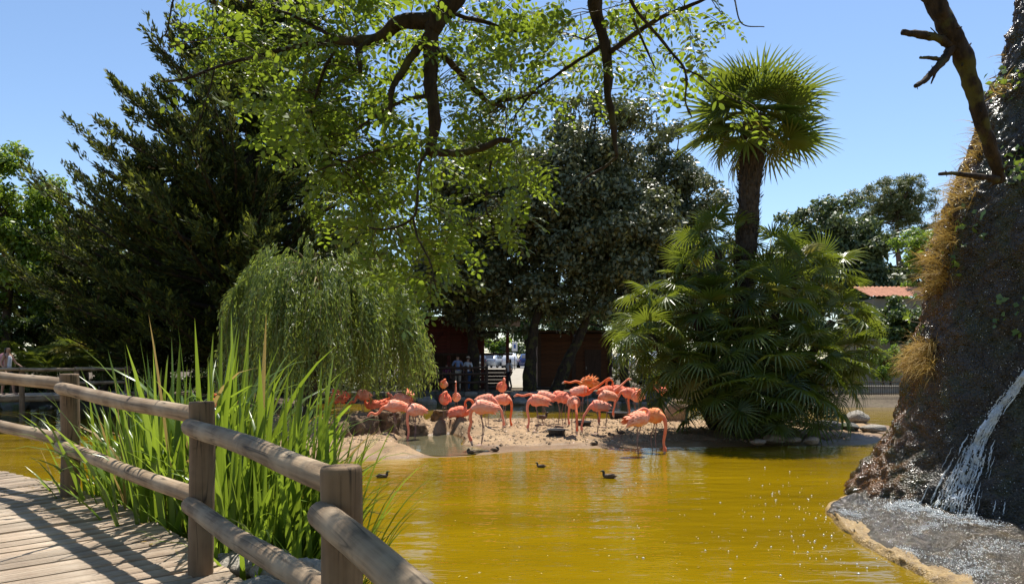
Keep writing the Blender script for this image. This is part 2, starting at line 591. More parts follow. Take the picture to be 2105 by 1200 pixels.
MOUNDS = [(*G(a, b, 0.1)[:2], r, h) for a, b, r, h in MOUNDS]
def island_h(x, y):
    sd = poly_sd(x, y, ISL)
    p = np.stack([x, y, 0 * x], -1)
    wig = 0.35 * fbm(p * 0.9, 3, 11)
    s = sd + wig
    z = -0.8 + 0.8 * sstep(-1.6, 0.0, s) + 0.04 * sstep(-0.1, 0.5, s) + 0.10 * sstep(0.3, 2.2, s)
    z = z + (0.06 * fbm(p * 2.2, 4, 21) + 0.065 * fbm(p * 6.5, 3, 31)) * sstep(0.1, 0.9, s)
    for cx, cy, r, h in MOUNDS:
        d2 = ((x - cx) ** 2 + (y - cy) ** 2) / r ** 2
        z = z + h * np.exp(-d2 ** 1.6) * (1 + 0.5 * fbm(p * 4, 3, 41))
    ps = poly_sd(x, y, POOL) + 0.12 * fbm(p * 2, 2, 51)
    z = z * (1 - sstep(-0.25, 0.1, ps)) + (-0.06) * sstep(-0.25, 0.1, ps)
    return z
ix = np.linspace(-12.5, 12.5, 300); iy = np.linspace(15.0, 29.5, 180)
XX, YY = np.meshgrid(ix, iy)
IZ = island_h(XX.ravel(), YY.ravel())
struct(MB().add(np.stack([XX.ravel(), YY.ravel(), IZ], -1), grid(len(ix), len(iy))).build('sand_island', M['sand']))
def ih(x, y):
    return float(island_h(np.array([x]), np.array([y]))[0])
# muddy pool in the sand
pc = np.array(POOL)
cen = pc.mean(0)
pv = np.vstack([np.c_[catmull(np.vstack([pc, pc[:1]]), 60)[:-1] * 1.04 - cen * 0.04, np.full(59, 0.012)], [[*cen, 0.012]]])
pf = [[i, (i + 1) % 59, 59] for i in range(59)]
struct(MB().add(pv, pf).build('mud_pool_water', M['mudwater']))
# clods, droppings and pebbles scattered on the sand
mb = MB()
n = 10000
cx = RNG.uniform(-7.5, 9, n); cy = RNG.uniform(17, 25.5, n)
cz = island_h(cx, cy)
ok = cz > 0.05
cx, cy, cz = cx[ok], cy[ok], cz[ok]
base = np.array([[1, 0, 0], [0, 1, 0], [-1, 0, 0], [0, -1, 0], [0, 0, 0.7], [0.5, 0.5, 0.45], [-.5, -.5, .5]])
FB = np.array([[0, 5, 4], [0, 1, 5], [1, 4, 5], [1, 2, 4], [2, 6, 4], [2, 3, 6], [3, 4, 6], [3, 0, 4]])
s = 0.012 + 0.042 * RNG.random(len(cx)) ** 2.2
V = base[None] * s[:, None, None] * RNG.uniform(0.6, 1.3, (len(cx), 7, 3))
V = V + np.stack([cx, cy, cz], -1)[:, None, :]
F = (np.arange(len(cx))[:, None, None] * 7 + FB[None]).reshape(-1, 3)
o = mb.add(V.reshape(-1, 3), F).build('gravel', mat_plain('clods', (0.36, 0.26, 0.16), (0.10, 0.07, 0.045), 2.0, 0.9, 0.2, 0.3), smooth=False)
stuff(o); o['label'] = 'small clods and pebbles strewn over the sandy island'

# ------------------------------------------------------------------ footbridge
POSTS = np.array([(1.15, -1.5), (0.33, 1.0), (-0.67, 2.95), (-2.04, 4.96), (-4.05, 6.90), (-6.65, 8.35), (-9.6, 9.2), (-12.6, 9.5)])
DZ = np.array([0.40, 0.49, 0.60, 0.73, 0.89, 1.0, 1.06, 1.08])
TOPZ = np.array([1.50, 1.60, 1.726, 1.862, 2.003, 2.10, 2.15, 2.17])
M['plank'] = mat_wood('deck_plank', (0.57, 0.445, 0.32), (0.31, 0.22, 0.15), 0, 1.0, 34, 0.62, (0.62, 0.51, 0.39), 0.38, 0.3)
M['log'] = mat_wood('rail_log', (0.38, 0.265, 0.16), (0.10, 0.066, 0.040), 0, 1.0, 30, 0.75, (0.40, 0.31, 0.21), 0.15)
M['post'] = mat_wood('post_log', (0.22, 0.140, 0.080), (0.075, 0.045, 0.026), 2, 1.0, 26, 0.8, (0.25, 0.17, 0.10), 0.2)
M['beam'] = mat_wood('deck_beam', (0.13, 0.095, 0.065), (0.05, 0.036, 0.025), 0, 1.0, 20, 0.85)

bridge = thing('footbridge', 'weathered timber footbridge with round log rails in the foreground', 'footbridge', (0, 0, 0))
dense = catmull(POSTS, 1400)
dz = catmull(np.c_[DZ, 0 * DZ, 0 * DZ], 1400)[:, 0]
arc = np.r_[0, np.cumsum(np.linalg.norm(np.diff(dense, axis=0), axis=1))]
pitch = 0.140
PL = 2.55
pm = MB()
add_box(pm, (-PL, -0.0600, -0.040), (0.0, 0.0600, 0.0), 0, None, 0.004)
# shallow tread grooves: strips standing proud on the plank
for k in range(5):
    yy = -0.046 + k * 0.023
    add_box(pm, (-PL + 0.002, yy - 0.0072, -0.001), (-0.002, yy + 0.0072, 0.0026))
plank_me = pm.mesh('plank', M['plank'], smooth=False)
k = 0
s = 0.15
while s < arc[-1] - 0.2:
    i = int(np.searchsorted(arc, s))
    t = unit(dense[min(i + 4, 1399)] - dense[max(i - 4, 0)])
    out = np.array([t[1], -t[0]])        # to the pond side
    e = dense[i] + out * (0.17 + random.uniform(-0.008, 0.008))
    o = link('plank', plank_me, bridge, (e[0], e[1], dz[i] + random.uniform(-0.005, 0.005)), (random.uniform(-.03, .03), random.uniform(-.0015, .0015), math.atan2(out[1], out[0])))
    # planks fan in the bend: pitch is measured at the outer edge
    s += pitch
    k += 1
# stringers under the deck
for off in (0.05, -1.1, -2.2):
    T = unit(np.gradient(dense, axis=0))
    o2 = dense[::28] + np.stack([T[::28, 1], -T[::28, 0]], -1) * off
    mb = MB()
    pth = np.c_[o2, dz[::28] - 0.13]
    add_tube(mb, pth, 0.105, 4, 0)
    mb.build('beam', M['beam'], bridge, smooth=False)

def log_tube(L, r0, r1, seed, axis=0, n=22, sides=16):
    e0, e1 = (0.93, 0.985) if axis == 2 else (0.80, 0.93)
    """a log along local axis from 0 to L with rounded ends, knots and slight bends"""
    t = np.linspace(0, 1, n)
    tt = np.r_[0, 0.004, 0.012, t[1:-1], 0.988, 0.996, 1.0]
    rr = r0 + (r1 - r0) * tt
    edge = np.minimum(tt, 1 - tt)
    rr = rr * np.where(edge < 0.001, e0, np.where(edge < 0.006, e1, 1.0))
    rng = np.random.default_rng(seed)
    c = np.zeros((len(tt), 3))
    c[:, axis] = tt * L
    a2, a3 = [(1, 2), (0, 2), (0, 1)][axis]
    c[:, a2] = 0.012 * np.sin(tt * 4 + rng.uniform(0, 6)) * np.sin(math.pi * tt)
    c[:, a3] = 0.010 * np.sin(tt * 5 + rng.uniform(0, 6)) * np.sin(math.pi * tt)
    V, F, C = tube(c, rr, sides)
    ax = c[np.repeat(np.arange(len(tt)), sides)]
    nv = len(ax)
    d = V[:nv] - ax
    sc = np.ones(3) * 16.0
    sc[axis] = 3.0
    V[:nv] = ax + d * (1 + 0.09 * fbm(V[:nv] * sc + seed, 3, seed))[:, None]
    return V, F, C

def log_between(name, a, b, r0, r1, seed, mat, parent, cracks=0):
    a, b = np.array(a, float), np.array(b, float)
    L = np.linalg.norm(b - a)
    V, F, C = log_tube(L, r0, r1, seed)
    mb = MB().add(V, F)
    mb.F.append(C); mb.M.append(np.zeros(len(C), np.int32))
    o = mb.build(name, mat, parent, tuple(a))
    o.rotation_euler = Vector(b - a).to_track_quat('X', 'Z').to_euler()
    return o

for i, (p, d, tz) in enumerate(zip(POSTS, DZ, TOPZ)):
    V, F, C = log_tube(tz - d + 0.9, 0.082, 0.080, 60 + i, axis=2)
    mb = MB().add(V, F)
    mb.F.append(C); mb.M.append(np.zeros(len(C), np.int32))
    mb.build('post', M['post'], bridge, (p[0], p[1], d - 0.9))
# rails: (start post, end post, start z, end z) for upper and lower
RZ = {4: ((2.06, 1.97), (1.62, 1.52)), 0: ((1.30, 1.40), (0.86, 0.95)), 1: ((1.43, 1.545), (0.99, 1.08)), 2: ((1.66, 1.70), (1.19, 1.19)),
      3: ((1.765, 1.874), (1.23, 1.345)), 5: ((2.08, 2.06), (1.66, 1.62)), 6: ((2.1, 2.09), (1.68, 1.66))}
RZ[4] = ((1.905, 2.06), (1.395, 1.64))
RZ[5] = ((2.06, 2.10), (1.64, 1.67))
RZ[6] = ((2.10, 2.12), (1.67, 1.69))
for i, (up, lo) in RZ.items():
    a, b = POSTS[i], POSTS[i + 1]
    u = unit(b - a)
    inw = np.array([-u[1], u[0]])           # to the walkway side
    for j, (z0, z1) in enumerate((up, lo)):
        # the far end is let into the walkway face of its post, the near end butts against it
        A = a + u * 0.03
        Bp = b + inw * 0.075 - u * (-0.02)
        log_between('rail', (A[0], A[1], z0), (Bp[0], Bp[1], z1), 0.058, 0.056, 200 + i * 2 + j, M['log'], bridge)

# ------------------------------------------------------------------ stones by the bridge and round the island
def mat_stone(name, c1, c2, sc=3.0, moss=None):
    m, nt, out = nmat(name)
    v = coords(nt)
    n = noise(nt, v, sc, 6, 0.65)
    n2 = noise(nt, v, sc * 8, 5, 0.6)
    c = ramp(nt, n, [(0.3, c2), (0.7, c1)])
    c = mixc(nt, 0.3, c, ramp(nt, n2, [(0.35, (0.05, 0.045, 0.04)), (0.65, c1)]))
    if moss:
        c = mixc(nt, ramp(nt, noise(nt, v, sc * 0.7), [(0.5, (0, 0, 0)), (0.62, (1, 1, 1))]), c, moss)
    princ(nt, out, c, 0.85, 0.3, bump(nt, math_n(nt, 'ADD', n, math_n(nt, 'MULTIPLY', n2, 0.4)), 0.8, 0.06))
    return m
M['stone'] = mat_stone('grey_stone', (0.40, 0.365, 0.31), (0.17, 0.15, 0.125))
M['stone_tan'] = mat_stone('tan_stone', (0.46, 0.34, 0.22), (0.22, 0.15, 0.10))
M['stone_dark'] = mat_stone('dark_stone', (0.15, 0.145, 0.13), (0.06, 0.06, 0.055), 3.0, (0.07, 0.085, 0.03))
def boulder(x, y, z, sx, sy, sz, seed, mat, label, rz=0, group=None, name='boulder'):
    V, F = rough_lump(seed, 4, 0.26, 1.3)
    V = V * np.array([sx, sy, sz])
    o = MB().add(V, F).build(name, mat, None, (x, y, z))
    o.rotation_euler = (0, 0, rz)
    return tag(o, label, 'rock', group)
def bpx(px, py, D, wpx, hpx, seed, mat, label, group=None, dep=1.0):
    p = P(px, py, D)
    k = D / FOC
    return boulder(p[0], p[1], p[2], wpx * k / 2 * 1.05, wpx * k / 2 * dep, hpx * k / 2 * 1.1, seed, mat, label, seed * 1.3, group)
g1 = 'pale stones on the bank under the bridge rail'
for q, (px, py, D, w, h, lb) in enumerate([
        (485, 1165, 5.35, 110, 60, 'pale grey rock just right of the middle bridge post base'),
        (570, 1170, 5.1, 110, 70, 'pale grey rock under the lower rail below the reeds'),
        (535, 1232, 4.6, 150, 70, 'broad shadowed rock at the bottom edge below the lower rail'),
        (632, 1195, 4.5, 90, 100, 'rock half hidden behind the nearest bridge post'),
        (460, 1095, 5.9, 90, 40, 'low flat stone at the foot of the reeds beside the middle post')]):
    bpx(px, py, D, w, h, 300 + q, M['stone'], lb, g1)
g2 = 'stones at the edge of the sandy island'
for q, (px, py, w, h, mt, lb) in enumerate([
        (1392, 848, 62, 52, 'stone_tan', 'large tan boulder between the standing flamingo and the fan palms'),
        (1592, 902, 44, 18, 'stone_tan', 'tan flat rock at the waterline below the fan palms'),
        (1560, 908, 40, 12, 'stone_tan', 'low dark red stone left of the flat waterline rocks'),
        (1628, 904, 36, 12, 'stone_tan', 'reddish low rock in the middle of the waterline row'),
        (1668, 905, 34, 13, 'stone_tan', 'small tan rock at the right end of the waterline row'),
        (1764, 858, 50, 26, 'stone', 'rounded pale boulder at the island tip beside the rock mound'),
        (1700, 876, 60, 20, 'stone_dark', 'dark mossy stone at the right end of the palms'),
        (1745, 877, 50, 16, 'stone_dark', 'dark low stone under the rounded pale boulder'),
        (1795, 880, 46, 16, 'stone', 'grey low stone nearest the waterfall mound on the island tip')]):
    Dg = (H - 0.08) * FOC / (py + h * 0.4 - HOR)
    bpx(px, py, Dg, w, h, 330 + q, M[mt], lb, g2, 0.8)
g3 = 'grey stones along the far water edge'
for q, (px, py, w, h) in enumerate([(880, 826, 40, 20), (1008, 826, 40, 16), (1068, 826, 46, 14), (1125, 822, 30, 16), (1215, 826, 40, 14), (30, 834, 60, 36), (-30, 834, 50, 30), (95, 838, 36, 12)]):
    Dg = 34.9 if px > 500 else 31.3
    lb = ['rounded grey stone at the far wall left end under the log fence', 'flat pale stone at the far wall behind the leftmost curled flamingo', 'low pale stone at the far water edge right of the curled flamingo',
          'grey stone against the far wall above the leftmost feeding flamingo', 'low stone at the far wall behind the ruffled flamingo', 'blue grey boulder under the distant log bridge at far left',
          'second boulder under the distant bridge at the left picture edge', 'flat stone at the water edge beneath the distant log bridge'][q]
    bpx(px, py, Dg, w, h, 350 + q, M['stone'] if px > 500 else M['stone_dark'], lb, g3, 0.7)

# ------------------------------------------------------------------ retaining wall of stones at the far shore
wall = thing('retaining_wall', 'low grey stone retaining wall along the far side of the pond', 'wall', (0, 35.55, 0))
stone_me = []
for q in range(6):
    V, F = rough_lump(500 + q, 2, 0.05, 1.5)
    V = np.sign(V) * np.abs(V) ** 0.45
    stone_me.append(MB().add(V, F).mesh('stone', M['stone_dark'] if q % 3 else M['stone']))
row_z = [-0.02, 0.20, 0.43]
for r, z in enumerate(row_z):
    x = -9.6 + r * 0.2
    while x < 8.9:
        w = random.uniform(0.34, 0.62)
        o = link('stone', random.choice(stone_me), wall, (x + w / 2, random.uniform(-0.02, 0.02), z), (0, 0, random.choice((0, math.pi))), (w / 2 * 1.04, 0.20, 0.125))
        x += w
stone_cap = MB()
add_box(stone_cap, (-9.7, -0.14, -0.12), (9.0, 0.18, 0.50))
stone_cap.build('mortar_core', M['stone_dark'], wall)
# ------------------------------------------------------------------ artificial rock mound with waterfall
RC = np.array([8.3, 11.2])
RD = np.linalg.norm(RC)
RA = math.atan2(RC[0], RC[1])
sil = [(1705, 1050), (1725, 1035), (1760, 975), (1790, 930), (1820, 880), (1842, 830), (1858, 780), (1868, 740), (1895, 660), (1902, 600), (1905, 540), (1932, 430), (1990, 320), (2022, 215), (2062, 100), (2082, 0), (2100, -90), (2140, -200), (2300, -330)]
tab = []
for px, py in sil:
    th = math.atan((px - CXP) / FOC)
    r = RD * math.sin(max(RA - th, 0.01))
    D = math.sqrt(RD ** 2 - r ** 2) * math.cos(th)
    tab.append((H - (py - HOR) / FOC * D, r))
tab = np.array(sorted(tab))
tab = np.vstack([[-0.8, tab[0, 1] + 0.35], tab])
def rock_r(z):
    return np.interp(z, tab[:, 0], tab[:, 1])
def mat_rock():
    m, nt, out = nmat('wet_mossy_rock')
    v = coords(nt)
    n = noise(nt, v, 1.3, 6, 0.65)
    n2 = noise(nt, v, 26.0, 4, 0.7)
    vo = nt.nodes.new('ShaderNodeTexVoronoi')
    vo.inputs['Scale'].default_value = 34
    nt.links.new(v, vo.inputs['Vector'])
    c = ramp(nt, n, [(0.25, (0.035, 0.030, 0.022)), (0.42, (0.10, 0.08, 0.05)), (0.55, (0.075, 0.075, 0.030)), (0.72, (0.22, 0.16, 0.08))])
    # rust brown algae on the side that faces the pond, near the waterline
    g = nt.nodes.new('ShaderNodeNewGeometry')
    sp = nt.nodes.new('ShaderNodeSeparateXYZ')
    nt.links.new(g.outputs['Position'], sp.inputs[0])
    ob = nt.nodes.new('ShaderNodeSeparateXYZ')
    nt.links.new(v, ob.inputs[0])
    ln = math_n(nt, 'SQRT', math_n(nt, 'ADD', math_n(nt, 'MULTIPLY', ob.outputs[0], ob.outputs[0]), math_n(nt, 'MULTIPLY', ob.outputs[1], ob.outputs[1])))
    fdir = math_n(nt, 'DIVIDE', math_n(nt, 'ADD', math_n(nt, 'MULTIPLY', ob.outputs[0], -0.86), math_n(nt, 'MULTIPLY', ob.outputs[1], 0.50)), ln)
    mr = nt.nodes.new('ShaderNodeMapRange')
    mr.inputs[1].default_value = 0.58
    mr.inputs[2].default_value = 0.90
    nt.links.new(math_n(nt, 'ADD', fdir, math_n(nt, 'ADD', math_n(nt, 'MULTIPLY', math_n(nt, 'SUBTRACT', n, 0.5), 0.55), math_n(nt, 'MULTIPLY', ob.outputs[2], -0.035))), mr.inputs[0])
    c = mixc(nt, mr.outputs[0], c, (0.34, 0.165, 0.04))
    c = mixc(nt, 0.75, c, ramp(nt, n2, [(0.35, (0.02, 0.017, 0.013)), (0.68, (0.26, 0.20, 0.12))]), 'OVERLAY')
    # moss patches, then dark streaks where water seeps down
    c = mixc(nt, ramp(nt, noise(nt, v, 2.3, 5, 0.65), [(0.50, (0, 0, 0)), (0.60, (0.75, 0.75, 0.75))]), c, (0.050, 0.060, 0.016))
    streak = noise(nt, coords(nt, (3.2, 3.2, 0.35)), 1.0, 5, 0.6)
    c = mixc(nt, 1.0, c, ramp(nt, streak, [(0.36, (0.48, 0.43, 0.36)), (0.62, (1.0, 0.96, 0.88))]), 'MULTIPLY')
    wet = ramp(nt, noise(nt, v, 3.0, 3), [(0.35, (0.10,) * 3), (0.65, (0.38,) * 3)])
    hh = math_n(nt, 'ADD', math_n(nt, 'MULTIPLY', vo.outputs['Distance'], -0.9), n2)
    p = princ(nt, out, c, 0.3, 0.7, bump(nt, hh, 1.0, 0.035))
    nt.links.new(wet, p.inputs['Roughness'])
    return m
M['rock'] = mat_rock()
M['apron'] = mat_plain('wet_apron_stone', (0.080, 0.058, 0.028), (0.014, 0.012, 0.008), 5, 0.16, 0.7, 1.0, 0.06)
M['kerb'] = mat_plain('wet_tan_concrete', (0.40, 0.265, 0.10), (0.17, 0.105, 0.035), 9, 0.35, 0.5, 1.0, 0.03)
rock = thing('waterfall_rock', 'tall dark wet mossy rock mound with a thin waterfall at the right edge', 'rock mound', (RC[0], RC[1], 0))
nz, na = 280, 360
zs = np.linspace(-0.8, tab[-1, 0], nz)
an = np.linspace(0, 2 * math.pi, na, endpoint=False)
# denser toward the viewer's side
an = an - 0.55 * np.sin(an - 3.95 + math.pi) * 0.9
AZ, ZZ = np.meshgrid(an, zs)
rr = rock_r(ZZ)
def rock_disp(V):
    d = 0.17 * fbm(V * 0.9, 4, 71) + 0.10 * fbm(V * 2.6, 4, 72) + 0.10 * fbm(V * 8.0, 3, 73) + 0.055 * fbm(V * 21.0, 2, 74)
    d -= 0.07 * np.abs(fbm(V * np.array([1.6, 1.6, 0.9]), 3, 75))
    return d
Vr = np.stack([rr * np.cos(AZ), rr * np.sin(AZ), ZZ], -1).reshape(-1, 3)
dd = rock_disp(Vr + np.array([*RC, 0])) * sstep(0, 0.4, rr.ravel())
rad = np.stack([np.cos(AZ), np.sin(AZ), 0 * AZ], -1).reshape(-1, 3)
Vr = Vr + rad * dd[:, None]
Fr = []
i = np.arange(nz - 1)[:, None] * na
j = np.arange(na)[None, :]
kk = (j + 1) % na
Fr = np.stack([i + j, i + kk, i + na + kk, i + na + j], -1).reshape(-1, 4)
MB().add(Vr, Fr).build('rock_face', M['rock'], rock)

def rock_hits(pix):
    """points on the rock where lines of sight through the given photo pixels meet it, outward normals, and a hit flag"""
    pix = np.asarray(pix, float).reshape(-1, 2)
    d = np.stack([(pix[:, 0] - CXP) / FOC, np.ones(len(pix)), -(pix[:, 1] - HOR) / FOC], -1)
    def gap(t, disp):
        q = d[:, None, :] * t[:, :, None] + np.array([0, 0, H])
        dx, dy = q[..., 0] - RC[0], q[..., 1] - RC[1]
        rr = np.hypot(dx, dy)
        ux, uy = dx / rr, dy / rr
        sfc = rock_r(q[..., 2])
        if disp:
            s0 = np.stack([RC[0] + ux * sfc, RC[1] + uy * sfc, q[..., 2]], -1)
            sfc = sfc + rock_disp(s0.reshape(-1, 3)).reshape(sfc.shape)
        return q, ux, uy, rr - sfc
    t = np.tile(np.linspace(5, 13.5, 170), (len(pix), 1))
    _, _, _, g = gap(t, False)
    first = np.where((g < 0).any(1), (g < 0).argmax(1), g.argmin(1))
    t0 = t[np.arange(len(pix)), first]
    t = t0[:, None] + np.linspace(-0.45, 0.30, 26)[None]
    q, ux, uy, g = gap(t, True)
    ok = (g < 0).any(1)
    k = np.where(ok, (g < 0).argmax(1), g.argmin(1))
    r = np.arange(len(pix))
    k0 = np.maximum(k - 1, 0)
    w = np.clip(g[r, k0] / np.maximum(g[r, k0] - g[r, k], 1e-6), 0, 1)[:, None]
    p = q[r, k0] * (1 - w) + q[r, k] * w
    return p, unit(np.stack([ux[r, k], uy[r, k], np.full(len(pix), 0.35)], -1)), ok

# apron at the foot, with a tan lip along the pond
lip = np.array([(6.2, 12.0), (5.2, 11.5), (4.46, 10.6), (4.17, 9.3), (4.07, 8.35), (4.06, 7.75), (4.10, 7.1), (4.2, 6.5), (4.7, 5.8), (5.6, 5.2), (7, 4.9)])
lipd = catmull(lip, 120)
lipd = lipd + 0.05 * np.stack([fbm(np.c_[lipd * 2.5, 0 * lipd[:, :1]], 3, 81), fbm(np.c_[lipd * 2.5, 0 * lipd[:, :1] + 9], 3, 82)], -1)
nv = 64
av = []
for q in range(nv):
    t = q / (nv - 1)
    tgt = RC + unit(lipd - RC) * 2.9
    if q < 4:        # rounded edge that drops into the water
        out_ = unit(lipd - RC)
        xy = lipd + out_ * (0.10, 0.085, 0.05, 0.015)[q] + 0.08 * np.stack([fbm(np.c_[lipd * 6, 0 * lipd[:, :1] + q], 3, 90), fbm(np.c_[lipd * 6, 0 * lipd[:, :1] + 5 + q], 3, 91)], -1)
        z = np.full(len(xy), (-0.25, -0.03, 0.035, 0.065)[q]) + 0.05 * fbm(np.c_[xy * 6, 0 * xy[:, :1]], 4, 92)
    else:
        t = (q - 3) / (nv - 4)
        t = t ** 1.4
        xy = lipd * (1 - t) + tgt * t
        base_z = 0.07 + 0.10 * t
        z = base_z + (0.08 * fbm(np.c_[xy * 1.7, 0 * xy[:, :1]], 4, 83) + 0.08 * fbm(np.c_[xy * 6, 0 * xy[:, :1]], 4, 84) + 0.04 * fbm(np.c_[xy * 19, 0 * xy[:, :1]], 2, 85)) * min(1, 0.25 + t * 4)
    av.append(np.c_[xy, z])
av = np.array(av)
gf = grid(120, nv)
row = gf[:, 0] // 120
colm = gf[:, 0] % 120
tanw = 9 + 12 * fbm(np.c_[colm * 0.11, 0 * colm, 0 * colm], 3, 93) - 3 * fbm(np.c_[colm * 0.5, row * 0.5, 0 * colm], 2, 94)
MB().add((av.reshape(-1, 3) - np.array([*RC, 0])), gf, (row < tanw).astype(np.int32)).build('apron', [M['apron'], M['kerb']], rock)

# falling water: frothy strands that follow the face, spray beads
m, nt, out = nmat('white_water')
g = noise(nt, coords(nt), 40, 4)
pw = princ(nt, out, ramp(nt, g, [(0.3, (0.55, 0.60, 0.62)), (0.6, (0.85, 0.88, 0.88))]), 0.15, 0.6)
pw.inputs['Transmission Weight'].default_value = 0.25
pw.inputs['IOR'].default_value = 1.33
M['foam'] = m
fall = thing('waterfall', 'thin white stream of water running down the dark rock mound', 'waterfall', (RC[0], RC[1], 0))
mb = MB()
spine = [(2150, 700), (2105, 775), (2075, 815), (2045, 855), (2015, 905), (2000, 945), (1985, 985), (1968, 1030), (1955, 1075)]
sp = catmull(np.array(spine, float), 60)
NS, NP = 210, 12
tl = np.linspace(0, 1, 60)
t0 = RNG.uniform(0, 0.9, NS) ** 0.8
t1 = np.minimum(1, t0 + RNG.uniform(0.04, 0.22, NS))
tt = t0[:, None] + (t1 - t0)[:, None] * np.linspace(0, 1, NP)[None]
cxs = np.interp(tt, tl, sp[:, 0]); cys = np.interp(tt, tl, sp[:, 1])
offx = RNG.normal(0, 1, NS) * (3 + 10 * t0) * (1 + 1.6 * t0)
cxs = cxs + offx[:, None] * (0.5 + tt) + RNG.normal(0, 0.7, tt.shape)
hp, hn, hk = rock_hits(np.stack([cxs, cys], -1))
hp = (hp + hn * RNG.uniform(0.005, 0.035, (len(hp), 1))).reshape(NS, NP, 3) - np.array([*RC, 0])
for q in range(NS):
    if np.abs(np.diff(hp[q, :, 1])).max() > 0.25:
        continue
    add_tube(mb, hp[q], RNG.uniform(0.002, 0.011) * np.sin(np.linspace(0.25, math.pi - 0.05, NP)), 5, 0, False)
# a thin torn sheet of water under the strands
ta, tb = np.meshgrid(np.linspace(0, 0.97, 120), np.linspace(-1, 1, 9), indexing='ij')
wpx = (7 + 13 * ta) * (1 + 0.5 * fbm(np.stack([ta * 14, 0 * ta, 0 * ta], -1).reshape(-1, 3), 3, 97).reshape(ta.shape))
hp, hn, hk = rock_hits(np.stack([np.interp(ta, tl, sp[:, 0]) + tb * wpx, np.interp(ta, tl, sp[:, 1]) + tb * 2], -1))
lift = 0.012 + 0.02 * fbm(hp * 14, 3, 98)
hv = hp + hn * lift[:, None] - np.array([*RC, 0])
gf2 = grid(9, 120)
keep = (fbm(hp[gf2[:, 0]] * np.array([16, 16, 5]), 3, 99) > -0.02 + 0.16 * ta.ravel()[gf2[:, 0]]) & hk[gf2].all(1)
keep &= np.abs(hv[gf2[:, 0], 1] - hv[gf2[:, 2], 1]) < 0.12
mb.add(hv, gf2[keep])
stuff_o = mb.build('stream', M['foam'], fall)
bead = np.array([[1, 0, 0], [-1, 0, 0], [0, 1, 0], [0, -1, 0], [0, 0, 1], [0, 0, -1.0]])
bf = np.array([[0, 2, 4], [2, 1, 4], [1, 3, 4], [3, 0, 4], [2, 0, 5], [1, 2, 5], [3, 1, 5], [0, 3, 5]])
def beads(pts, s):
    V = bead[None] * np.asarray(s)[:, None, None] * RNG.uniform(0.7, 1.3, (len(pts), 6, 3)) + np.asarray(pts)[:, None, :]
    F = (np.arange(len(pts))[:, None, None] * 6 + bf[None]).reshape(-1, 3)
    return V.reshape(-1, 3), F
mb = MB()
t = RNG.random(1500) ** 0.9
cp = np.stack([np.interp(t, tl, sp[:, 0]) + RNG.normal(0, 1, 1500) * (5 + 16 * t * t), np.interp(t, tl, sp[:, 1]) + RNG.normal(0, 6, 1500)], -1)
hp, hn, hk = rock_hits(cp)
pts = (hp + hn * np.abs(RNG.normal(0.02, 0.05, (1500, 1))))[hk] - np.array([*RC, 0])
V, F = beads(np.array(pts), 0.002 + 0.010 * RNG.random(len(pts)) ** 1.6)
mb.add(V, F)
# white beads on the wet apron, part splash droplets, part stand-ins for sun glints
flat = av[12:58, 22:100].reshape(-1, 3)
# the beads spread in a few broad tongues from the foot of the fall
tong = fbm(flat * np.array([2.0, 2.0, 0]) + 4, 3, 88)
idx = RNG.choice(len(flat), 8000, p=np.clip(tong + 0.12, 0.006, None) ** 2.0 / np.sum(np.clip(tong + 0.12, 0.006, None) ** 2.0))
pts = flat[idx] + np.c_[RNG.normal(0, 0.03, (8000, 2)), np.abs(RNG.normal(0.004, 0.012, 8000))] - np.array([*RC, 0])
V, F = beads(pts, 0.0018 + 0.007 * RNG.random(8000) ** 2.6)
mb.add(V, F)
# froth where the fall lands
foot, _, _ = rock_hits([(1955, 1072), (1900, 1090), (1850, 1105), (2010, 1070)])
fl2 = av[4:60, 15:105].reshape(-1, 3)
wgt = sum(k * np.exp(-((fl2[:, :2] - f[None, :2]) ** 2).sum(1) / r ** 2) for f, k, r in zip(foot, (1.0, 0.8, 0.6, 0.7), (0.28, 0.3, 0.3, 0.35)))
wgt = wgt * np.clip(0.35 + fbm(fl2 * 5, 2, 95), 0.02, None)
idx = RNG.choice(len(fl2), 4200, p=wgt / wgt.sum())
V, F = beads(fl2[idx] + np.c_[RNG.normal(0, 0.025, (4200, 2)), np.abs(RNG.normal(0.01, 0.022, 4200))] - np.array([*RC, 0]), 0.002 + 0.009 * RNG.random(4200) ** 2)
mb.add(V, F)
# white beads stand in for sparkling glints of light on the wet face
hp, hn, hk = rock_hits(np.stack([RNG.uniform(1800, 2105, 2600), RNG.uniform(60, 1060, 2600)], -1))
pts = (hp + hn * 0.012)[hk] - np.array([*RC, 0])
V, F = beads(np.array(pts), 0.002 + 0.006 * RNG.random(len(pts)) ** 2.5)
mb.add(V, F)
stuff(mb.build('spray_and_glints', M['foam'], fall))
# bubbles drifting on the pond
mb = MB()
bx = []
while len(bx) < 170:
    a, b = RNG.uniform(1280, 1980), RNG.uniform(960, 1200)
    d = abs((a - 1300) / 640)
    if RNG.random() < (0.06 + 0.9 * np.clip((a - 1380) / 420, 0, 1) ** 1.5) * np.exp(-((b - 1075) / 75) ** 2):
        g = G(a, b)
        if g[0] < np.interp(g[1], lip[::-1, 1], lip[::-1, 0]) - 0.1:
            bx.append(g + np.array([0, 0, 0.004]))
bx = np.array(bx)
V, F = beads(bx, 0.004 + 0.013 * RNG.random(len(bx)) ** 2.2)
o = mb.add(V, F).build('foam_bubbles', M['foam'])
stuff(o); o['label'] = 'white bubbles of foam drifting on the yellow pond near the waterfall'

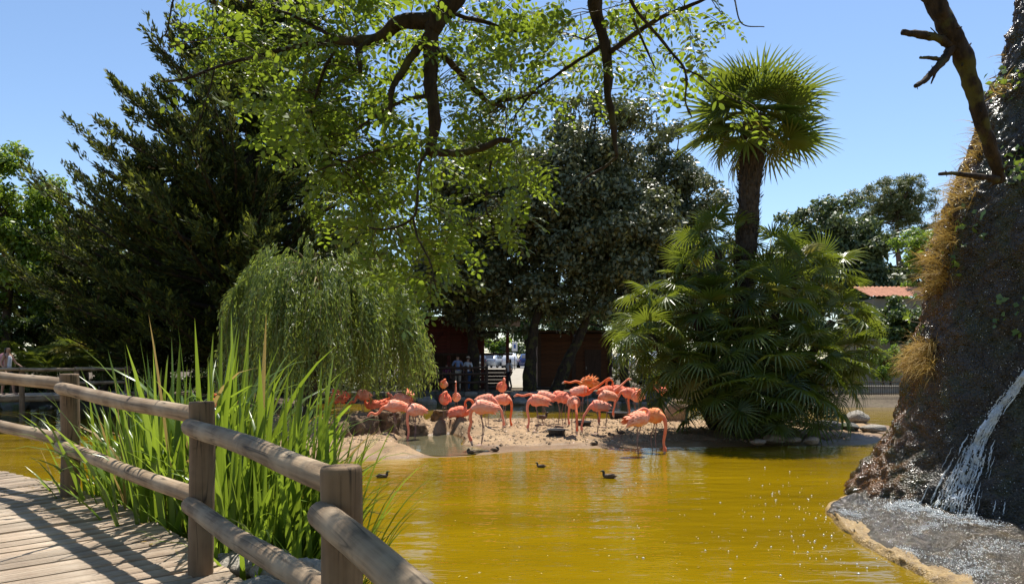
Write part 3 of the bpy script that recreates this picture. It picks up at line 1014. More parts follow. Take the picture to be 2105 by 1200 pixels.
# dry grass and ivy growing on the mound
def tuft_cards(pts, nrm, n, L, W, droop=0.9, spread=0.5):
    mb = MB()
    for p, nn in zip(pts, nrm):
        k = n
        d = unit(nn[None] * 0.7 + RNG.normal(0, spread, (k, 3)) + np.array([0, 0, 0.35]))
        ln = L * RNG.uniform(0.5, 1.2, k)
        b = p[None] + RNG.normal(0, 0.04, (k, 3))
        segs = 4
        prev = b
        pd = d
        side = unit(np.cross(d, RNG.normal(size=(k, 3))))
        rows = []
        for s in range(segs + 1):
            w = W * (1 - s / (segs + 0.3))
            rows.append(np.stack([prev - side * w, prev + side * w], 1))
            pd = unit(pd + np.array([0, 0, -droop * 0.42]))
            prev = prev + pd * (ln / segs)[:, None]
        A = np.stack(rows, 1).reshape(k, -1, 3)
        F = []
        for s in range(segs):
            F.append([2 * s, 2 * s + 1, 2 * s + 3, 2 * s + 2])
        F = (np.arange(k)[:, None, None] * (2 * (segs + 1)) + np.array(F)[None]).reshape(-1, 4)
        mb.add(A.reshape(-1, 3), F)
    return mb
def on_rock(pairs):
    p, n, ok = rock_hits(pairs)
    return p, n
grp = 'dry grass tufts on the rock mound'
for (rect, cnt, n, L, lb) in [((1850, 690, 1925, 760), 26, 30, 0.44, 'large hanging tuft of straw coloured dry grass on the mound edge'),
                              ((1900, 520, 1960, 610), 22, 22, 0.34, 'golden dry grass on the mound edge under the ivy'),
                              ((1905, 420, 1970, 520), 22, 20, 0.32, 'golden dry grass along the middle slope of the mound edge'),
                              ((1950, 340, 2010, 420), 18, 18, 0.30, 'dry yellow grass below the dead branch on the mound'),
                              ((1985, 240, 2040, 330), 12, 14, 0.34, 'wispy dry grass high on the mound behind the dead branch'),
                              ((2030, 100, 2080, 200), 8, 10, 0.26, 'sparse dry grass near the top of the mound')]:
    prs = []
    while len(prs) < cnt:
        a, b = RNG.uniform(rect[0], rect[2]), RNG.uniform(rect[1], rect[3])
        e = np.interp(b, [s[1] for s in sil[::-1]], [s[0] for s in sil[::-1]])
        if a > e + 2 and a < e + 60:
            prs.append((a, b))
    p, nn = on_rock(prs)
    nn = unit(nn + np.array([-0.5, 0, 0]))
    c = p.mean(0)
    o = tuft_cards(p - c, nn, n, L, 0.006, 1.0 if L > 0.4 else 0.5).build('dry_grass', M['dry'], None, tuple(c))
    tag(o, lb, 'dry grass', grp)
grp = 'ivy sprigs on the rock mound'
for (rect, cnt, lb) in [((2030, 140, 2100, 210), 34, 'yellow green leafy sprigs high on the mound beside the sky'), ((2060, 300, 2105, 390), 34, 'ivy sprig beside the foot of the dead branch'),
                        ((1960, 430, 2040, 490), 18, 'ivy leaves on the dark face below the dead branch'), ((1900, 480, 1990, 570), 24, 'ivy leaves along the golden grass on the mound edge'),
                        ((1870, 600, 1905, 690), 22, 'leafy sprig above the large dry grass tuft'), ((2040, 600, 2105, 690), 18, 'thin vine with small green leaves on the mound face at the right picture edge')]:
    prs = [(RNG.uniform(rect[0], rect[2]), RNG.uniform(rect[1], rect[3])) for _ in range(cnt)]
    p, nn = on_rock(prs)
    c = p.mean(0)
    mb = MB()
    T = unit(np.c_[RNG.normal(0, 1, (cnt, 2)), RNG.normal(-0.4, 0.6, cnt)])
    V, F = cards(p - c + nn * 0.05, T, nn + RNG.normal(0, 0.4, (cnt, 3)), RNG.uniform(0.07, 0.14, cnt), RNG.uniform(0.06, 0.10, cnt), 0.1)
    o = thing('ivy', lb, 'ivy', tuple(c), 0, grp)
    mb.add(V, F).build('leaves', M['ivy'], o)
    mb = MB()
    order = np.argsort(p[:, 2])
    add_tube(mb, catmull((p - c + nn * 0.02)[order][::4], 30), 0.006, 5)
    mb.build('vine', M['twig'], o)

# ------------------------------------------------------------------ dead branch in front of the mound
def limb_path(pts, n):
    a = np.array([P(x, y, D) for x, y, D in pts])
    return catmull(a, n)
def wobble(path, amp, seed, sc=3):
    return path + amp * np.stack([fbm(path * sc + 10 * k, 3, seed + k) for k in range(3)], -1)
def bark_tube(mb, path, rad, seed, sides=10, m=0, rough=0.18):
    V, F, C = tube(path, rad, sides)
    nvv = len(path) * sides
    ax = path[np.repeat(np.arange(len(path)), sides)]
    dv = V[:nvv] - ax
    k = 0.9 / max(float(np.max(rad)), 0.01)
    V[:nvv] = ax + dv * (1 + rough * 2 * fbm(V[:nvv] * min(k, 30) + seed, 3, seed))[:, None]
    n0 = mb.n
    mb.add(V, F, m)
    mb.F.append(C + n0); mb.M.append(np.full(len(C), m, np.int32))
dead = thing('dead_branch', 'thick leafless dark branch hanging in front of the rock mound', 'branch', tuple(P(2052, 372, 7.6)))
d0 = P(2052, 372, 7.6)
def dead_part(name, pts, r0, r1, seed, sides=10):
    mb = MB()
    n = 10 * len(pts)
    path = wobble(limb_path(pts, n), 0.02, seed) - d0
    bark_tube(mb, path, np.linspace(r0, r1, n), seed, sides, 0, 0.25)
    # broken knobs along it
    for q in range(len(pts) * 3):
        k = RNG.integers(2, n - 2)
        dv = rdir(1)[0]
        ln = RNG.uniform(1.1, 1.9) * (r0 + r1) / 2
        add_tube(mb, np.array([path[k], path[k] + dv * ln]), [0.35 * r1, 0.12 * r1], 5)
    return mb.build(name, M['bark_dark'], dead)
dead_part('limb', [(1880, -260, 7.0), (1905, -80, 7.2), (1922, 0, 7.3), (1945, 50, 7.35), (1975, 110, 7.4), (2000, 185, 7.45), (2025, 265, 7.5), (2045, 330, 7.6), (2052, 372, 7.7)], 0.115, 0.052, 601, 12)
dead_part('stub', [(1968, 100, 7.4), (1935, 82, 7.35), (1900, 72, 7.3), (1855, 66, 7.25)], 0.048, 0.030, 602)
dead_part('stub', [(1960, 95, 7.4), (1942, 125, 7.3), (1920, 145, 7.2), (1900, 165, 7.15), (1882, 176, 7.1)], 0.045, 0.020, 603)
dead_part('stub', [(1935, 122, 7.3), (1912, 118, 7.2), (1893, 118, 7.15)], 0.022, 0.012, 604)
dead_part('stub', [(2050, 368, 7.6), (2010, 362, 7.5), (1970, 358, 7.45), (1932, 358, 7.4)], 0.035, 0.016, 605)
dead_part('twig', [(1930, 125, 7.3), (1922, 150, 7.2), (1914, 172, 7.2)], 0.016, 0.006, 606, 6)
dead_part('twig', [(1948, 95, 7.35), (1928, 72, 7.3), (1912, 56, 7.3)], 0.008, 0.004, 607, 6)
# ------------------------------------------------------------------ locust tree hanging over the frame
locust = thing('locust_tree', 'overhanging locust tree with backlit yellow green leaflets across the top', 'tree', (1.9, -2.6, 0.0))
lo = np.array([1.9, -2.6, 0.0])
def J(x, y, D):
    return (x, y, D)
limbs = [
    # path in (px, py, distance), r0, r1
    ([(1150, -900, 3.8), (1060, -400, 4.4), (985, -120, 4.8), (940, -20, 5.0), (905, 30, 5.0), (888, 62, 5.0)], 0.105, 0.058),
    ([(888, 50, 5.0), (887, 150, 5.0), (894, 235, 4.95), (884, 318, 4.95)], 0.050, 0.036),
    ([(884, 316, 4.95), (940, 314, 4.9), (1000, 302, 4.85), (1030, 286, 4.8), (1065, 296, 4.8)], 0.030, 0.012),
    ([(892, 45, 5.0), (820, 55, 5.05), (765, 82, 5.1), (700, 84, 5.2), (650, 90, 5.3)], 0.055, 0.022),
    ([(760, 82, 5.1), (735, 110, 5.0), (740, 150, 4.9)], 0.026, 0.012),
    ([(880, 75, 5.0), (838, 130, 4.95), (806, 185, 4.9), (800, 232, 4.85)], 0.032, 0.014),
    ([(888, 200, 4.95), (845, 205, 5.0), (800, 222, 5.0), (740, 260, 5.1)], 0.016, 0.008),
    ([(892, 100, 5.0), (950, 155, 5.2), (1000, 205, 5.4), (1040, 215, 5.6)], 0.026, 0.012),
    ([(1020, 205, 5.5), (1075, 197, 5.6), (1110, 190, 5.7)], 0.018, 0.010),
    ([(1215, -300, 4.6), (1222, -40, 4.9), (1230, 40, 5.0), (1246, 110, 5.05), (1250, 180, 5.1), (1262, 260, 5.1), (1268, 322, 5.1)], 0.055, 0.014),
    ([(1268, 320, 5.1), (1240, 345, 5.1), (1212, 362, 5.1), (1195, 378, 5.1)], 0.012, 0.005),
    ([(1250, 105, 5.05), (1300, 70, 5.0), (1380, 30, 4.9), (1440, 0, 4.8), (1500, -40, 4.8)], 0.020, 0.008),
    ([(1240, 90, 5.05), (1180, 130, 5.2), (1110, 175, 5.4), (1060, 235, 5.5)], 0.016, 0.006),
    ([(1260, -60, 4.4), (1300, 15, 4.4), (1350, 70, 4.35), (1398, 135, 4.3), (1405, 200, 4.3), (1420, 240, 4.3)], 0.013, 0.004),
    ([(1398, 135, 4.3), (1440, 155, 4.3), (1480, 190, 4.2), (1540, 220, 4.1)], 0.006, 0.003),
    ([(1300, 40, 4.6), (1330, 100, 4.6), (1350, 140, 4.6)], 0.010, 0.004),
    ([(640, 90, 5.3), (560, 108, 5.2), (510, 118, 5.0), (440, 140, 4.9), (385, 160, 4.8), (330, 165, 4.8)], 0.018, 0.005),
    ([(440, 140, 4.9), (430, 190, 4.9), (415, 240, 4.85), (395, 270, 4.8)], 0.006, 0.003),
    ([(380, -60, 4.5), (352, 0, 4.5), (345, 40, 4.5), (335, 75, 4.5), (290, 92, 4.5)], 0.008, 0.002),
    ([(340, 60, 4.5), (350, 95, 4.5), (340, 118, 4.5)], 0.003, 0.0015),
    ([(884, 305, 4.95), (862, 345, 4.85), (858, 420, 4.7), (845, 450, 4.7), (800, 470, 4.7), (760, 468, 4.7)], 0.012, 0.005),
    ([(700, 86, 5.2), (660, 160, 5.3), (640, 250, 5.4), (690, 330, 5.4)], 0.014, 0.005),
    ([(840, 300, 4.9), (780, 310, 5.0), (720, 330, 5.1), (655, 350, 5.2), (600, 385, 5.2)], 0.010, 0.004),
    ([(850, 450, 4.7), (860, 490, 4.65), (885, 540, 4.6), (900, 600, 4.6)], 0.008, 0.003),
    ([(905, 30, 5.0), (985, 40, 5.3), (1060, 60, 5.5), (1130, 60, 5.6), (1200, 80, 5.7)], 0.018, 0.006),
    ([(700, 86, 5.2), (620, 40, 5.3), (540, 10, 5.4), (440, -10, 5.4)], 0.016, 0.006),
    ([(1500, -40, 4.8), (1510, 0, 4.7), (1525, 50, 4.6), (1570, 56, 4.6)], 0.006, 0.003),
    ([(1010, 330, 4.85), (1000, 400, 4.9), (1010, 450, 4.9), (1065, 440, 4.9)], 0.008, 0.003),
]
# trunk and limbs above the frame
mb = MB()
trk = catmull(np.array([(1.9, -2.6, -0.3), (1.75, -2.2, 1.5), (1.5, -1.2, 3.4), (1.2, 0.4, 5.2), (1.0, 2.2, 6.4), *[P(1150, -900, 3.8)]]), 40)
bark_tube(mb, wobble(trk, 0.04, 611) - lo, np.linspace(0.30, 0.16, 40), 611, 14, 0, 0.15)
bark_tube(mb, catmull(np.array([trk[30], P(1230, -600, 4.2), P(1215, -300, 4.6)]), 16) - lo, np.linspace(0.12, 0.055, 16), 612, 10)
bark_tube(mb, catmull(np.array([trk[26], (2.2, 2.6, 7.0), P(1820, -700, 6.4), P(1880, -260, 7.0)]), 24) - lo, np.linspace(0.16, 0.115, 24), 613, 10)
mb.build('trunk', M['bark_dark'], locust)
skel = []
for q, (pts, r0, r1) in enumerate(limbs):
    n = 9 * len(pts)
    path = wobble(limb_path(pts, n), 0.035 if r0 > 0.012 else 0.02, 620 + q)
    mb = MB()
    bark_tube(mb, path - lo, np.linspace(r0, r1, n), 650 + q, 10 if r0 > 0.02 else 6, 0, 0.2 if r0 > 0.012 else 0.08)
    if r0 > 0.012:
        for _ in range(int(n * 0.25)):
            k = RNG.integers(1, n - 1)
            dv = rdir(1)[0]
            add_tube(mb, np.array([path[k], path[k] + dv * RNG.uniform(0.03, 0.07)]) - lo, [0.006, 0.002], 5)
    mb.build('limb', M['bark_dark'], locust)
    if pts[0] != (1500, -40, 4.8):
        skel.append(path[n // 6:])
skel_all = np.vstack(skel)
blobs = [(620, 60, 100, 70, 10), (520, 130, 60, 50, 3), (700, 180, 110, 80, 13), (610, 240, 70, 60, 6), (760, 300, 110, 80, 12), (690, 370, 75, 60, 5.5),
         (780, 430, 80, 60, 6), (850, 350, 100, 80, 9), (860, 500, 55, 60, 4.5), (890, 585, 28, 50, 2.4), (790, 530, 40, 50, 2), (960, 120, 90, 80, 8), (1000, 240, 80, 70, 7),
         (940, 400, 60, 60, 6), (1080, 80, 90, 60, 7), (1110, 190, 60, 50, 4), (1050, 350, 45, 45, 3), (1150, 40, 70, 50, 5), (1200, 120, 45, 50, 2), (1300, 50, 60, 45, 2.5),
         (1390, 50, 50, 40, 1.6), (1340, 150, 26, 30, 1.5), (1370, 190, 30, 40, 1.1), (1410, 235, 16, 30, 0.4), (1345, 215, 16, 26, 0.8), (1490, 50, 35, 35, 0.8), (1560, 235, 22, 16, 0.4),
         (860, 90, 80, 70, 6), (430, 25, 40, 40, 2), (640, 10, 110, 50, 7), (780, 20, 110, 60, 8), (1000, 20, 110, 50, 6), (470, 70, 40, 30, 1.8), (420, 150, 40, 26, 0.9),
         (1040, 430, 40, 25, 1.5), (900, 460, 50, 50, 3), (560, 180, 50, 35, 2.0), (1460, 130, 22, 26, 0.4), (830, 600, 24, 36, 1.0)]
wt = np.array([b[4] for b in blobs])
NT = 320
bi = RNG.choice(len(blobs), NT, p=wt / wt.sum())
ends = []
for b in bi:
    bx_, by_, rx_, ry_, _ = blobs[b]
    a = RNG.uniform(0, 2 * math.pi)
    q = math.sqrt(RNG.random())
    ends.append(P(bx_ + rx_ * q * math.cos(a), by_ + ry_ * q * math.sin(a), float(np.clip(RNG.normal(5.75, 0.65), 4.3, 7.4 if bx_ > 760 else 5.6))))
ends.append(P(1555, 222, 4.4))
# unseen upper crown that shades the walkway
for _ in range(230):
    ends.append(np.array([RNG.uniform(-1.9, 1.6), RNG.uniform(2.6, 5.6), RNG.uniform(5.3, 6.6)]))
ends = np.array(ends)
twig = MB()
LP, LT, LN, LS = [], [], [], []      # compound leaf frames
for e in ends:
    d = np.linalg.norm(skel_all - e, axis=1) + 0.35 * np.maximum(0, e[2] - skel_all[:, 2])
    s = skel_all[int(np.argmin(d))]
    v = e - s
    L = np.linalg.norm(v)
    if L > 1.1 and e[2] < 5.25:
        continue
    if L > 1.5:
        s = e - v / L * 1.5 + np.array([0, 0, 0.25])
        L = 1.5
    midp = (s + e) / 2 + np.array([0, 0, 0.10 * L]) + RNG.normal(0, 0.05 * L + 0.01, 3)
    path = catmull(np.array([s, midp, e, e + unit(v) * 0.06 + np.array([0, 0, -0.10])]), 9)
    add_tube(twig, path - lo, np.linspace(0.0038, 0.0012, 9), 3, 0, False)
    nl = RNG.integers(3, 6)
    for t in RNG.uniform(0.45, 1.0, nl):
        k = t * 8
        i0 = min(int(k), 7)
        p = path[i0] + (path[i0 + 1] - path[i0]) * (k - i0)
        out = unit(RNG.normal(0, 1, 3) * np.array([1, 1, 0.5]) + unit(v) * 0.5 + np.array([0, 0, -0.15]))
        LP.append(p); LT.append(out)
        LN.append(unit(np.array([0, 0, 1.0]) + RNG.normal(0, 0.55, 3)))
        LS.append(RNG.uniform(0.95, 1.65))
stuff(twig.build('twigs', M['twig'], locust))
LP, LT, LN, LS = map(np.array, (LP, LT, LN, LS))

def leaf_template(var):
    """pinnate leaf along +x with oval leaflets; returns V (n,3), F"""
    rng = np.random.default_rng(90 + var)
    V, F = [], []
    n = [6, 7, 8, 5][var]
    Lr = 0.16 + 0.012 * n
    def droop(x):
        return -0.9 * x * x * (0.6 + 0.5 * var / 3)
    pts = np.array([[x, 0, droop(x)] for x in np.linspace(0, Lr, 5)])
    tv, tf, _ = tube(pts, np.linspace(0.0016, 0.0008, 5), 3, False)
    V.append(tv); F.append(np.vstack([tf[:, [0, 1, 2]], tf[:, [0, 2, 3]]]))
    nv_ = len(tv)
    def leaflet(base, ang, tilt, ln, wd):
        nonlocal nv_
        d = np.array([math.cos(ang) * math.cos(tilt), math.sin(ang) * math.cos(tilt), math.sin(tilt)])
        b = unit(np.cross([0, 0, 1.0], d))
        nn = np.cross(d, b)
        sh = [(0.0, 0.0), (0.25, 0.42), (0.6, 0.5), (0.9, 0.28)]
        q = [base]
        for t, w in sh[1:]:
            q.append(base + d * ln * t + b * wd * w + nn * wd * 0.12)
        q.append(base + d * ln)
        for t, w in sh[:0:-1]:
            q.append(base + d * ln * t - b * wd * w + nn * wd * 0.12)
        V.append(np.array(q))
        # fan about the midrib
        F.append(np.array([[0, 1, 7], [1, 2, 6], [1, 6, 7], [2, 3, 5], [2, 5, 6], [3, 4, 5]]) + nv_)
        nv_ += 8
    for k in range(n):
        x = 0.035 + (Lr - 0.05) * k / (n - 1)
        for sgn in (-1, 1):
            leaflet(np.array([x, 0.004 * sgn, droop(x)]), sgn * (1.25 + rng.normal(0, 0.12)), rng.normal(-0.2, 0.22), 0.038 * rng.uniform(0.8, 1.15), 0.0225 * rng.uniform(0.85, 1.1))
    leaflet(np.array([Lr, 0, droop(Lr)]), 0, -0.5, 0.036, 0.022)
    return np.vstack(V), np.vstack(F)
temps = [leaf_template(v) for v in range(4)]
leaf_me = [MB().add(V, F).mesh('leaf', M['locust_o']) for V, F in temps]
# unseen crown added above and behind the viewer to block sky light
n = 9000
cb_ = np.stack([RNG.uniform(-6.5, 5.5, 70), RNG.uniform(-8, 1.0, 70), RNG.uniform(4.4, 8.0, 70)], -1)
ci = RNG.integers(0, 70, n)
pos = cb_[ci] + RNG.normal(0, 0.55, (n, 3))
V, F = cards(pos - lo, rdir(n), unit(RNG.normal(0, 0.6, (n, 3)) + np.array([0, 0, 1.0])), RNG.uniform(0.14, 0.26, n), RNG.uniform(0.09, 0.16, n), 0.1)
stuff(MB().add(V, F).build('sky_block_foliage', M['locust'], locust))
mb = MB()
for k in range(70):
    s_ = trk[int(np.clip(10 + 22 * RNG.random(), 10, 39))]
    add_tube(mb, catmull(np.array([s_, (s_ + cb_[k]) / 2 + np.array([0, 0, 0.4]), cb_[k]]), 8) - lo, np.linspace(0.05, 0.01, 8), 5, 0, False)
mb.build('sky_block_limbs', M['bark_dark'], locust)
# frames
Xa = unit(LT); Ya = unit(np.cross(LN, Xa)); Za = np.cross(Xa, Ya)
var = RNG.integers(0, 4, len(LP))
dist = np.linalg.norm(LP - np.array([0, 0, H]), axis=1)
py_ = HOR - (LP[:, 2] - H) / LP[:, 1] * FOC
px_ = CXP + LP[:, 0] / LP[:, 1] * FOC
vis = (py_ > 5) & (py_ < 1190) & (px_ > 0) & (px_ < 2100)
order = np.argsort(np.where(vis, dist / LS, 1e6))
near = set(order[:300].tolist())
mbs = MB()
for v in range(4):
    V, F = temps[v]
    ids = np.array([q for q in np.nonzero(var == v)[0] if q not in near])
    A = (V[None, :, 0:1] * Xa[ids][:, None] + V[None, :, 1:2] * Ya[ids][:, None] + V[None, :, 2:3] * Za[ids][:, None]) * LS[ids][:, None, None] + LP[ids][:, None] - lo
    FF = (np.arange(len(ids))[:, None, None] * len(V) + F[None]).reshape(-1, 3)
    mbs.add(A.reshape(-1, 3), FF)
stuff(mbs.build('foliage', M['locust'], locust))
for q in order[:300]:
    o = link('leaf', leaf_me[var[q]], locust, tuple(LP[q] - lo))
    mt = Matrix((Xa[q], Ya[q], Za[q])).transposed()
    o.rotation_euler = mt.to_euler()
    o.scale = (LS[q],) * 3

# ------------------------------------------------------------------ reeds beside the bridge
def blade_mesh(var, mat):
    rng = np.random.default_rng(700 + var)
    n = 11
    t = np.linspace(0, 1, n)
    kind = var % 6
    lean = [0.05, 0.12, 0.2, 0.30, 0.18, 0.08][kind]
    bend = [0.03, 0.10, 0.25, 0.75, 1.6, 0.05][kind] * rng.uniform(0.8, 1.2)
    ang = lean + bend * np.clip(t - 0.35, 0, 1) ** 1.6 * 2.2
    dx = np.sin(ang) / (n - 1); dzz = np.cos(ang) / (n - 1)
    x = np.r_[0, np.cumsum(dx[:-1])]; z = np.r_[0, np.cumsum(dzz[:-1])]
    w = 0.0115 * np.minimum(1, 0.55 + t * 1.6) * np.clip((1 - t) * 2.6, 0, 1) ** 0.7
    tw = rng.uniform(-0.9, 0.9) * t
    V = []
    for k in range(n):
        c = np.array([x[k], 0, z[k]])
        s = np.array([math.sin(tw[k]) * 0.8, math.cos(tw[k]), 0])
        nn = np.array([math.cos(ang[k]), 0, -math.sin(ang[k])])
        V += [c - s * w[k], c - nn * w[k] * 0.35, c + s * w[k]]
    F = []
    for k in range(n - 1):
        F += [[3 * k, 3 * k + 1, 3 * k + 4, 3 * k + 3], [3 * k + 1, 3 * k + 2, 3 * k + 5, 3 * k + 4]]
    return MB().add(V, F).mesh('blade', mat)
blades = [blade_mesh(v, M['reed']) for v in range(18)]
blades_dry = [blade_mesh(v, M['reed_dry']) for v in range(2, 6)]
def gh(x, y):
    return float(ground_h(np.array([x]), np.array([y]))[0])
clumps = [  # centre x, y, radius, blades, length range, bias of lean, label
    (-3.72, 7.55, 0.64, 210, (1.3, 2.1), (0, 0), 'dense reed clump just behind the farthest bridge post'),
    (-2.85, 6.75, 0.68, 275, (1.5, 2.5), (0, 0), 'tallest reed clump between the far and middle bridge posts'),
    (-2.02, 6.05, 0.62, 260, (1.15, 2.05), (0.25, 0), 'reed clump right behind the middle bridge post'),
    (-1.72, 5.68, 0.58, 230, (0.95, 1.65), (0.4, 0.0), 'arching reed clump leaning over the water toward the nearest post')]
proto = []
for ci, (cx, cy, cr, nb, (l0, l1), bias, lb) in enumerate(clumps):
    th = thing('reed_clump', lb, 'reeds', (cx, cy, gh(cx, cy)), 0, 'green reeds along the bridge')
    z0 = gh(cx, cy)
    along = unit(np.array([-0.72, 0.69]))
    perp = np.array([along[1], -along[0]])
    for k in range(nb):
        a, q = random.uniform(0, 6.283), math.sqrt(random.random())
        o2 = along * cr * q * math.cos(a) * 1.15 + perp * cr * q * math.sin(a) * 0.8
        L = random.uniform(l0, l1) * (1 - 0.25 * q * random.random())
        va = random.choice((0, 1, 1, 2, 2, 3, 3, 4, 5)) + 6 * random.randrange(3)
        if random.random() < (0.45 if ci == 3 else 0.12):
            va = random.choice((3, 4)) + 6 * random.randrange(3)
        dry = random.random() < 0.03
        me = random.choice(blades_dry) if dry else blades[va]
        head = math.atan2(o2[1] * 0.8 + bias[1] + random.gauss(0, 0.35), o2[0] * 0.8 + bias[0] + random.gauss(0, 0.35))
        w = random.uniform(1.4, 2.5)
        x, y = cx + o2[0], cy + o2[1]
        zz_ = max(gh(x, y), -0.15) - 0.03
        link('blade', me, th, (o2[0], o2[1], zz_ - z0), (random.gauss(0, 0.05), random.gauss(0, 0.05), head), (L, w * (0.8 + 0.2 * L), L))
    # short and fallen growth at the foot
    mb = MB()
    n = 330
    a = RNG.uniform(0, 6.283, n); q = np.sqrt(RNG.random(n)) * cr * 1.25
    b = np.c_[np.outer(q * np.cos(a), along) * 1.1 + np.outer(q * np.sin(a), perp) * 0.8, np.zeros(n)]
    b[:, 2] = np.maximum(ground_h(b[:, 0] + cx, b[:, 1] + cy), -0.1) - z0
    d = unit(np.c_[RNG.normal(0, 0.45, (n, 2)), np.abs(RNG.normal(0.8, 0.4, n))])
    L = RNG.uniform(0.3, 1.05, n)
    side = unit(np.cross(d, RNG.normal(size=(n, 3))))
    rows = []
    pdv, pv_ = d, b
    for s in range(6):
        w = 0.010 * (1 - s / 5.4)
        rows.append(np.stack([pv_ - side * w, pv_ + side * w], 1))
        pdv = unit(pdv + np.array([0, 0, -0.12 * s]) * RNG.uniform(0, 1.2, (n, 1)))
        pv_ = pv_ + pdv * (L / 5)[:, None]
    A = np.stack(rows, 1).reshape(n, -1, 3)
    F = np.array([[2 * s, 2 * s + 1, 2 * s + 3, 2 * s + 2] for s in range(5)])
    mb.add(A.reshape(-1, 3), (np.arange(n)[:, None, None] * 12 + F[None]).reshape(-1, 4))
    stuff(mb.build('undergrowth', M['reed_s'], th))

# leaf litter on the deck edge, on the sand and on the pond
def litter(name, label, pts, size, mat):
    pts = np.array(pts)
    n = len(pts)
    a = RNG.uniform(0, 6.283, n)
    T = np.stack([np.cos(a), np.sin(a), RNG.normal(0, 0.12, n)], -1)
    V, F = cards(pts, T, np.array([0, 0, 1.0]) + RNG.normal(0, 0.2, (n, 3)), size * RNG.uniform(0.5, 1.3, n), size * RNG.uniform(0.25, 0.6, n), 0.25)
    o = stuff(MB().add(V, F).build(name, mat))
    o['label'] = label
pts = []
while len(pts) < 45:
    i = RNG.integers(560, 1100)
    t = unit(dense[min(i + 4, 1399)] - dense[max(i - 4, 0)])
    e = dense[i] + np.array([t[1], -t[0]]) * (0.12 - abs(RNG.normal(0, 0.28)))
    pts.append((e[0], e[1], dz[i] + 0.012))
litter('fallen_leaves', 'small dry leaves lying along the deck edge by the reeds', pts, 0.045, M['reed_dry'])
fx, fy = RNG.uniform(-6.5, 8.5, 700), RNG.uniform(17.3, 25, 700)
fz = island_h(fx, fy)
k = fz > 0.06
litter('shed_feathers', 'pale shed feathers and droppings on the sand', np.stack([fx, fy, fz + 0.012], -1)[k], 0.07, mat_plain('feather_pale', (0.75, 0.55, 0.48), (0.6, 0.45, 0.38), 5, 0.8, 0.2, 0))
pts = [G(RNG.uniform(740, 1780), RNG.uniform(930, 1200)) + np.array([0, 0, 0.006]) for _ in range(110)]
litter('floating_leaves', 'tiny leaves and down floating on the yellow pond', [p for p in pts if p[0] < 3.9], 0.035, mat_plain('floating_leaf', (0.5, 0.42, 0.2), (0.3, 0.22, 0.08), 5, 0.7, 0.2, 0))
# ------------------------------------------------------------------ weeping willow on the island
wb = np.array([-6.25, 23.2, 0.12])
willow = thing('willow_tree', 'rounded weeping willow with hanging green strands left of the flamingos', 'tree', tuple(wb))
wc = np.array([-5.65, 22.6])
mb = MB()
trk = catmull(np.array([(0, 0, -0.2), (0.05, 0, 1.2), (0.25, -0.2, 2.6), (0.45, -0.4, 3.6)]), 20)
bark_tube(mb, trk, np.linspace(0.24, 0.12, 20), 801, 12)
mb.build('trunk', M['bark'], willow)
lim = MB()
cr = MB()
def dome(ax, ay):
    """crown top height over the centre for offset (ax, ay)"""
    d = np.minimum(np.sqrt(((ax + 0.9) / 2.15) ** 2 + (ay / 2.6) ** 2), np.sqrt(((ax - 0.75) / 2.35) ** 2 + (ay / 2.6) ** 2) * 1.0 + 0.06)
    lump = 0.45 * fbm(np.stack([ax * 0.7, ay * 0.7, 0 * ax], -1), 3, 803)
    return 1.9 + 3.2 * np.sqrt(np.clip(1 - d ** 2, 0, 1)) + lump
nC = 130
ca = RNG.uniform(0, 6.283, nC); cq = RNG.random(nC) ** 0.45
cxw, cyw = 3.0 * cq * np.cos(ca), 2.5 * cq * np.sin(ca)
clift = RNG.normal(0, 0.22, nC)
cbot = RNG.uniform(0.7, 2.0, nC)
nS = 1900
ci = RNG.integers(0, nC, nS)
sx = cxw[ci] + RNG.normal(0, 0.16, nS); sy = cyw[ci] + RNG.normal(0, 0.16, nS)
q = np.clip(np.sqrt((sx / 3.05) ** 2 + (sy / 2.6) ** 2), 0, 1)
top = dome(sx, sy) + clift[ci] + RNG.normal(0, 0.12, nS)
Lp, Lt, Ln = [], [], []
for k in range(nS):
    st = np.array([wc[0] + sx[k] * 0.93, wc[1] + sy[k] * 0.93, top[k]])
    o = unit(np.array([sx[k], sy[k], 0]) + 1e-3)
    bot = cbot[ci[k]] * RNG.uniform(0.85, 1.3) + (0 if q[k] > 0.55 else 0.5)
    bot = min(bot, top[k] - 0.5)
    hgt_ = top[k] - bot
    hgt_ *= RNG.uniform(0.35, 1.0) if RNG.random() < 0.6 else 1
    n = max(int(hgt_ / 0.10), 5)
    t = np.linspace(0, 1, n)
    sway = RNG.normal(0, 0.12, 2)
    flare = RNG.uniform(0.15, 0.6)
    path = np.stack([st[0] + o[0] * flare * (1 - (1 - t) ** 3) + sway[0] * t * t, st[1] + o[1] * flare * (1 - (1 - t) ** 3) + sway[1] * t * t,
                     st[2] + 0.22 * np.sin(t * 2.6) - hgt_ * t ** 1.2], -1)
    if k % 4 == 0:
        add_tube(lim, path[::3] - wb, 0.006, 3, 0, False)
    if k % 26 == 0:
        br = catmull(np.array([wb + trk[-1 - RNG.integers(0, 5)], (wb + trk[-1] + st) / 2 + np.array([0, 0, 0.5]), st]), 12)
        add_tube(lim, br - wb, np.linspace(0.05, 0.012, 12), 5, 0, False)
    Lp.append(path)
    Lt.append(np.gradient(path, axis=0))
Lp, Lt = np.vstack(Lp), unit(np.vstack(Lt))
reps = 2
Pp = np.repeat(Lp, reps, 0) + RNG.normal(0, 0.02, (len(Lp) * reps, 3))
Tt = unit(np.repeat(Lt, reps, 0) * 0.75 + RNG.normal(0, 0.30, (len(Lp) * reps, 3)) + np.array([0, 0, -0.3]))
V, F = cards(Pp - wb, Tt, rdir(len(Pp)), RNG.uniform(0.11, 0.20, len(Pp)), RNG.uniform(0.024, 0.042, len(Pp)), 0.2)
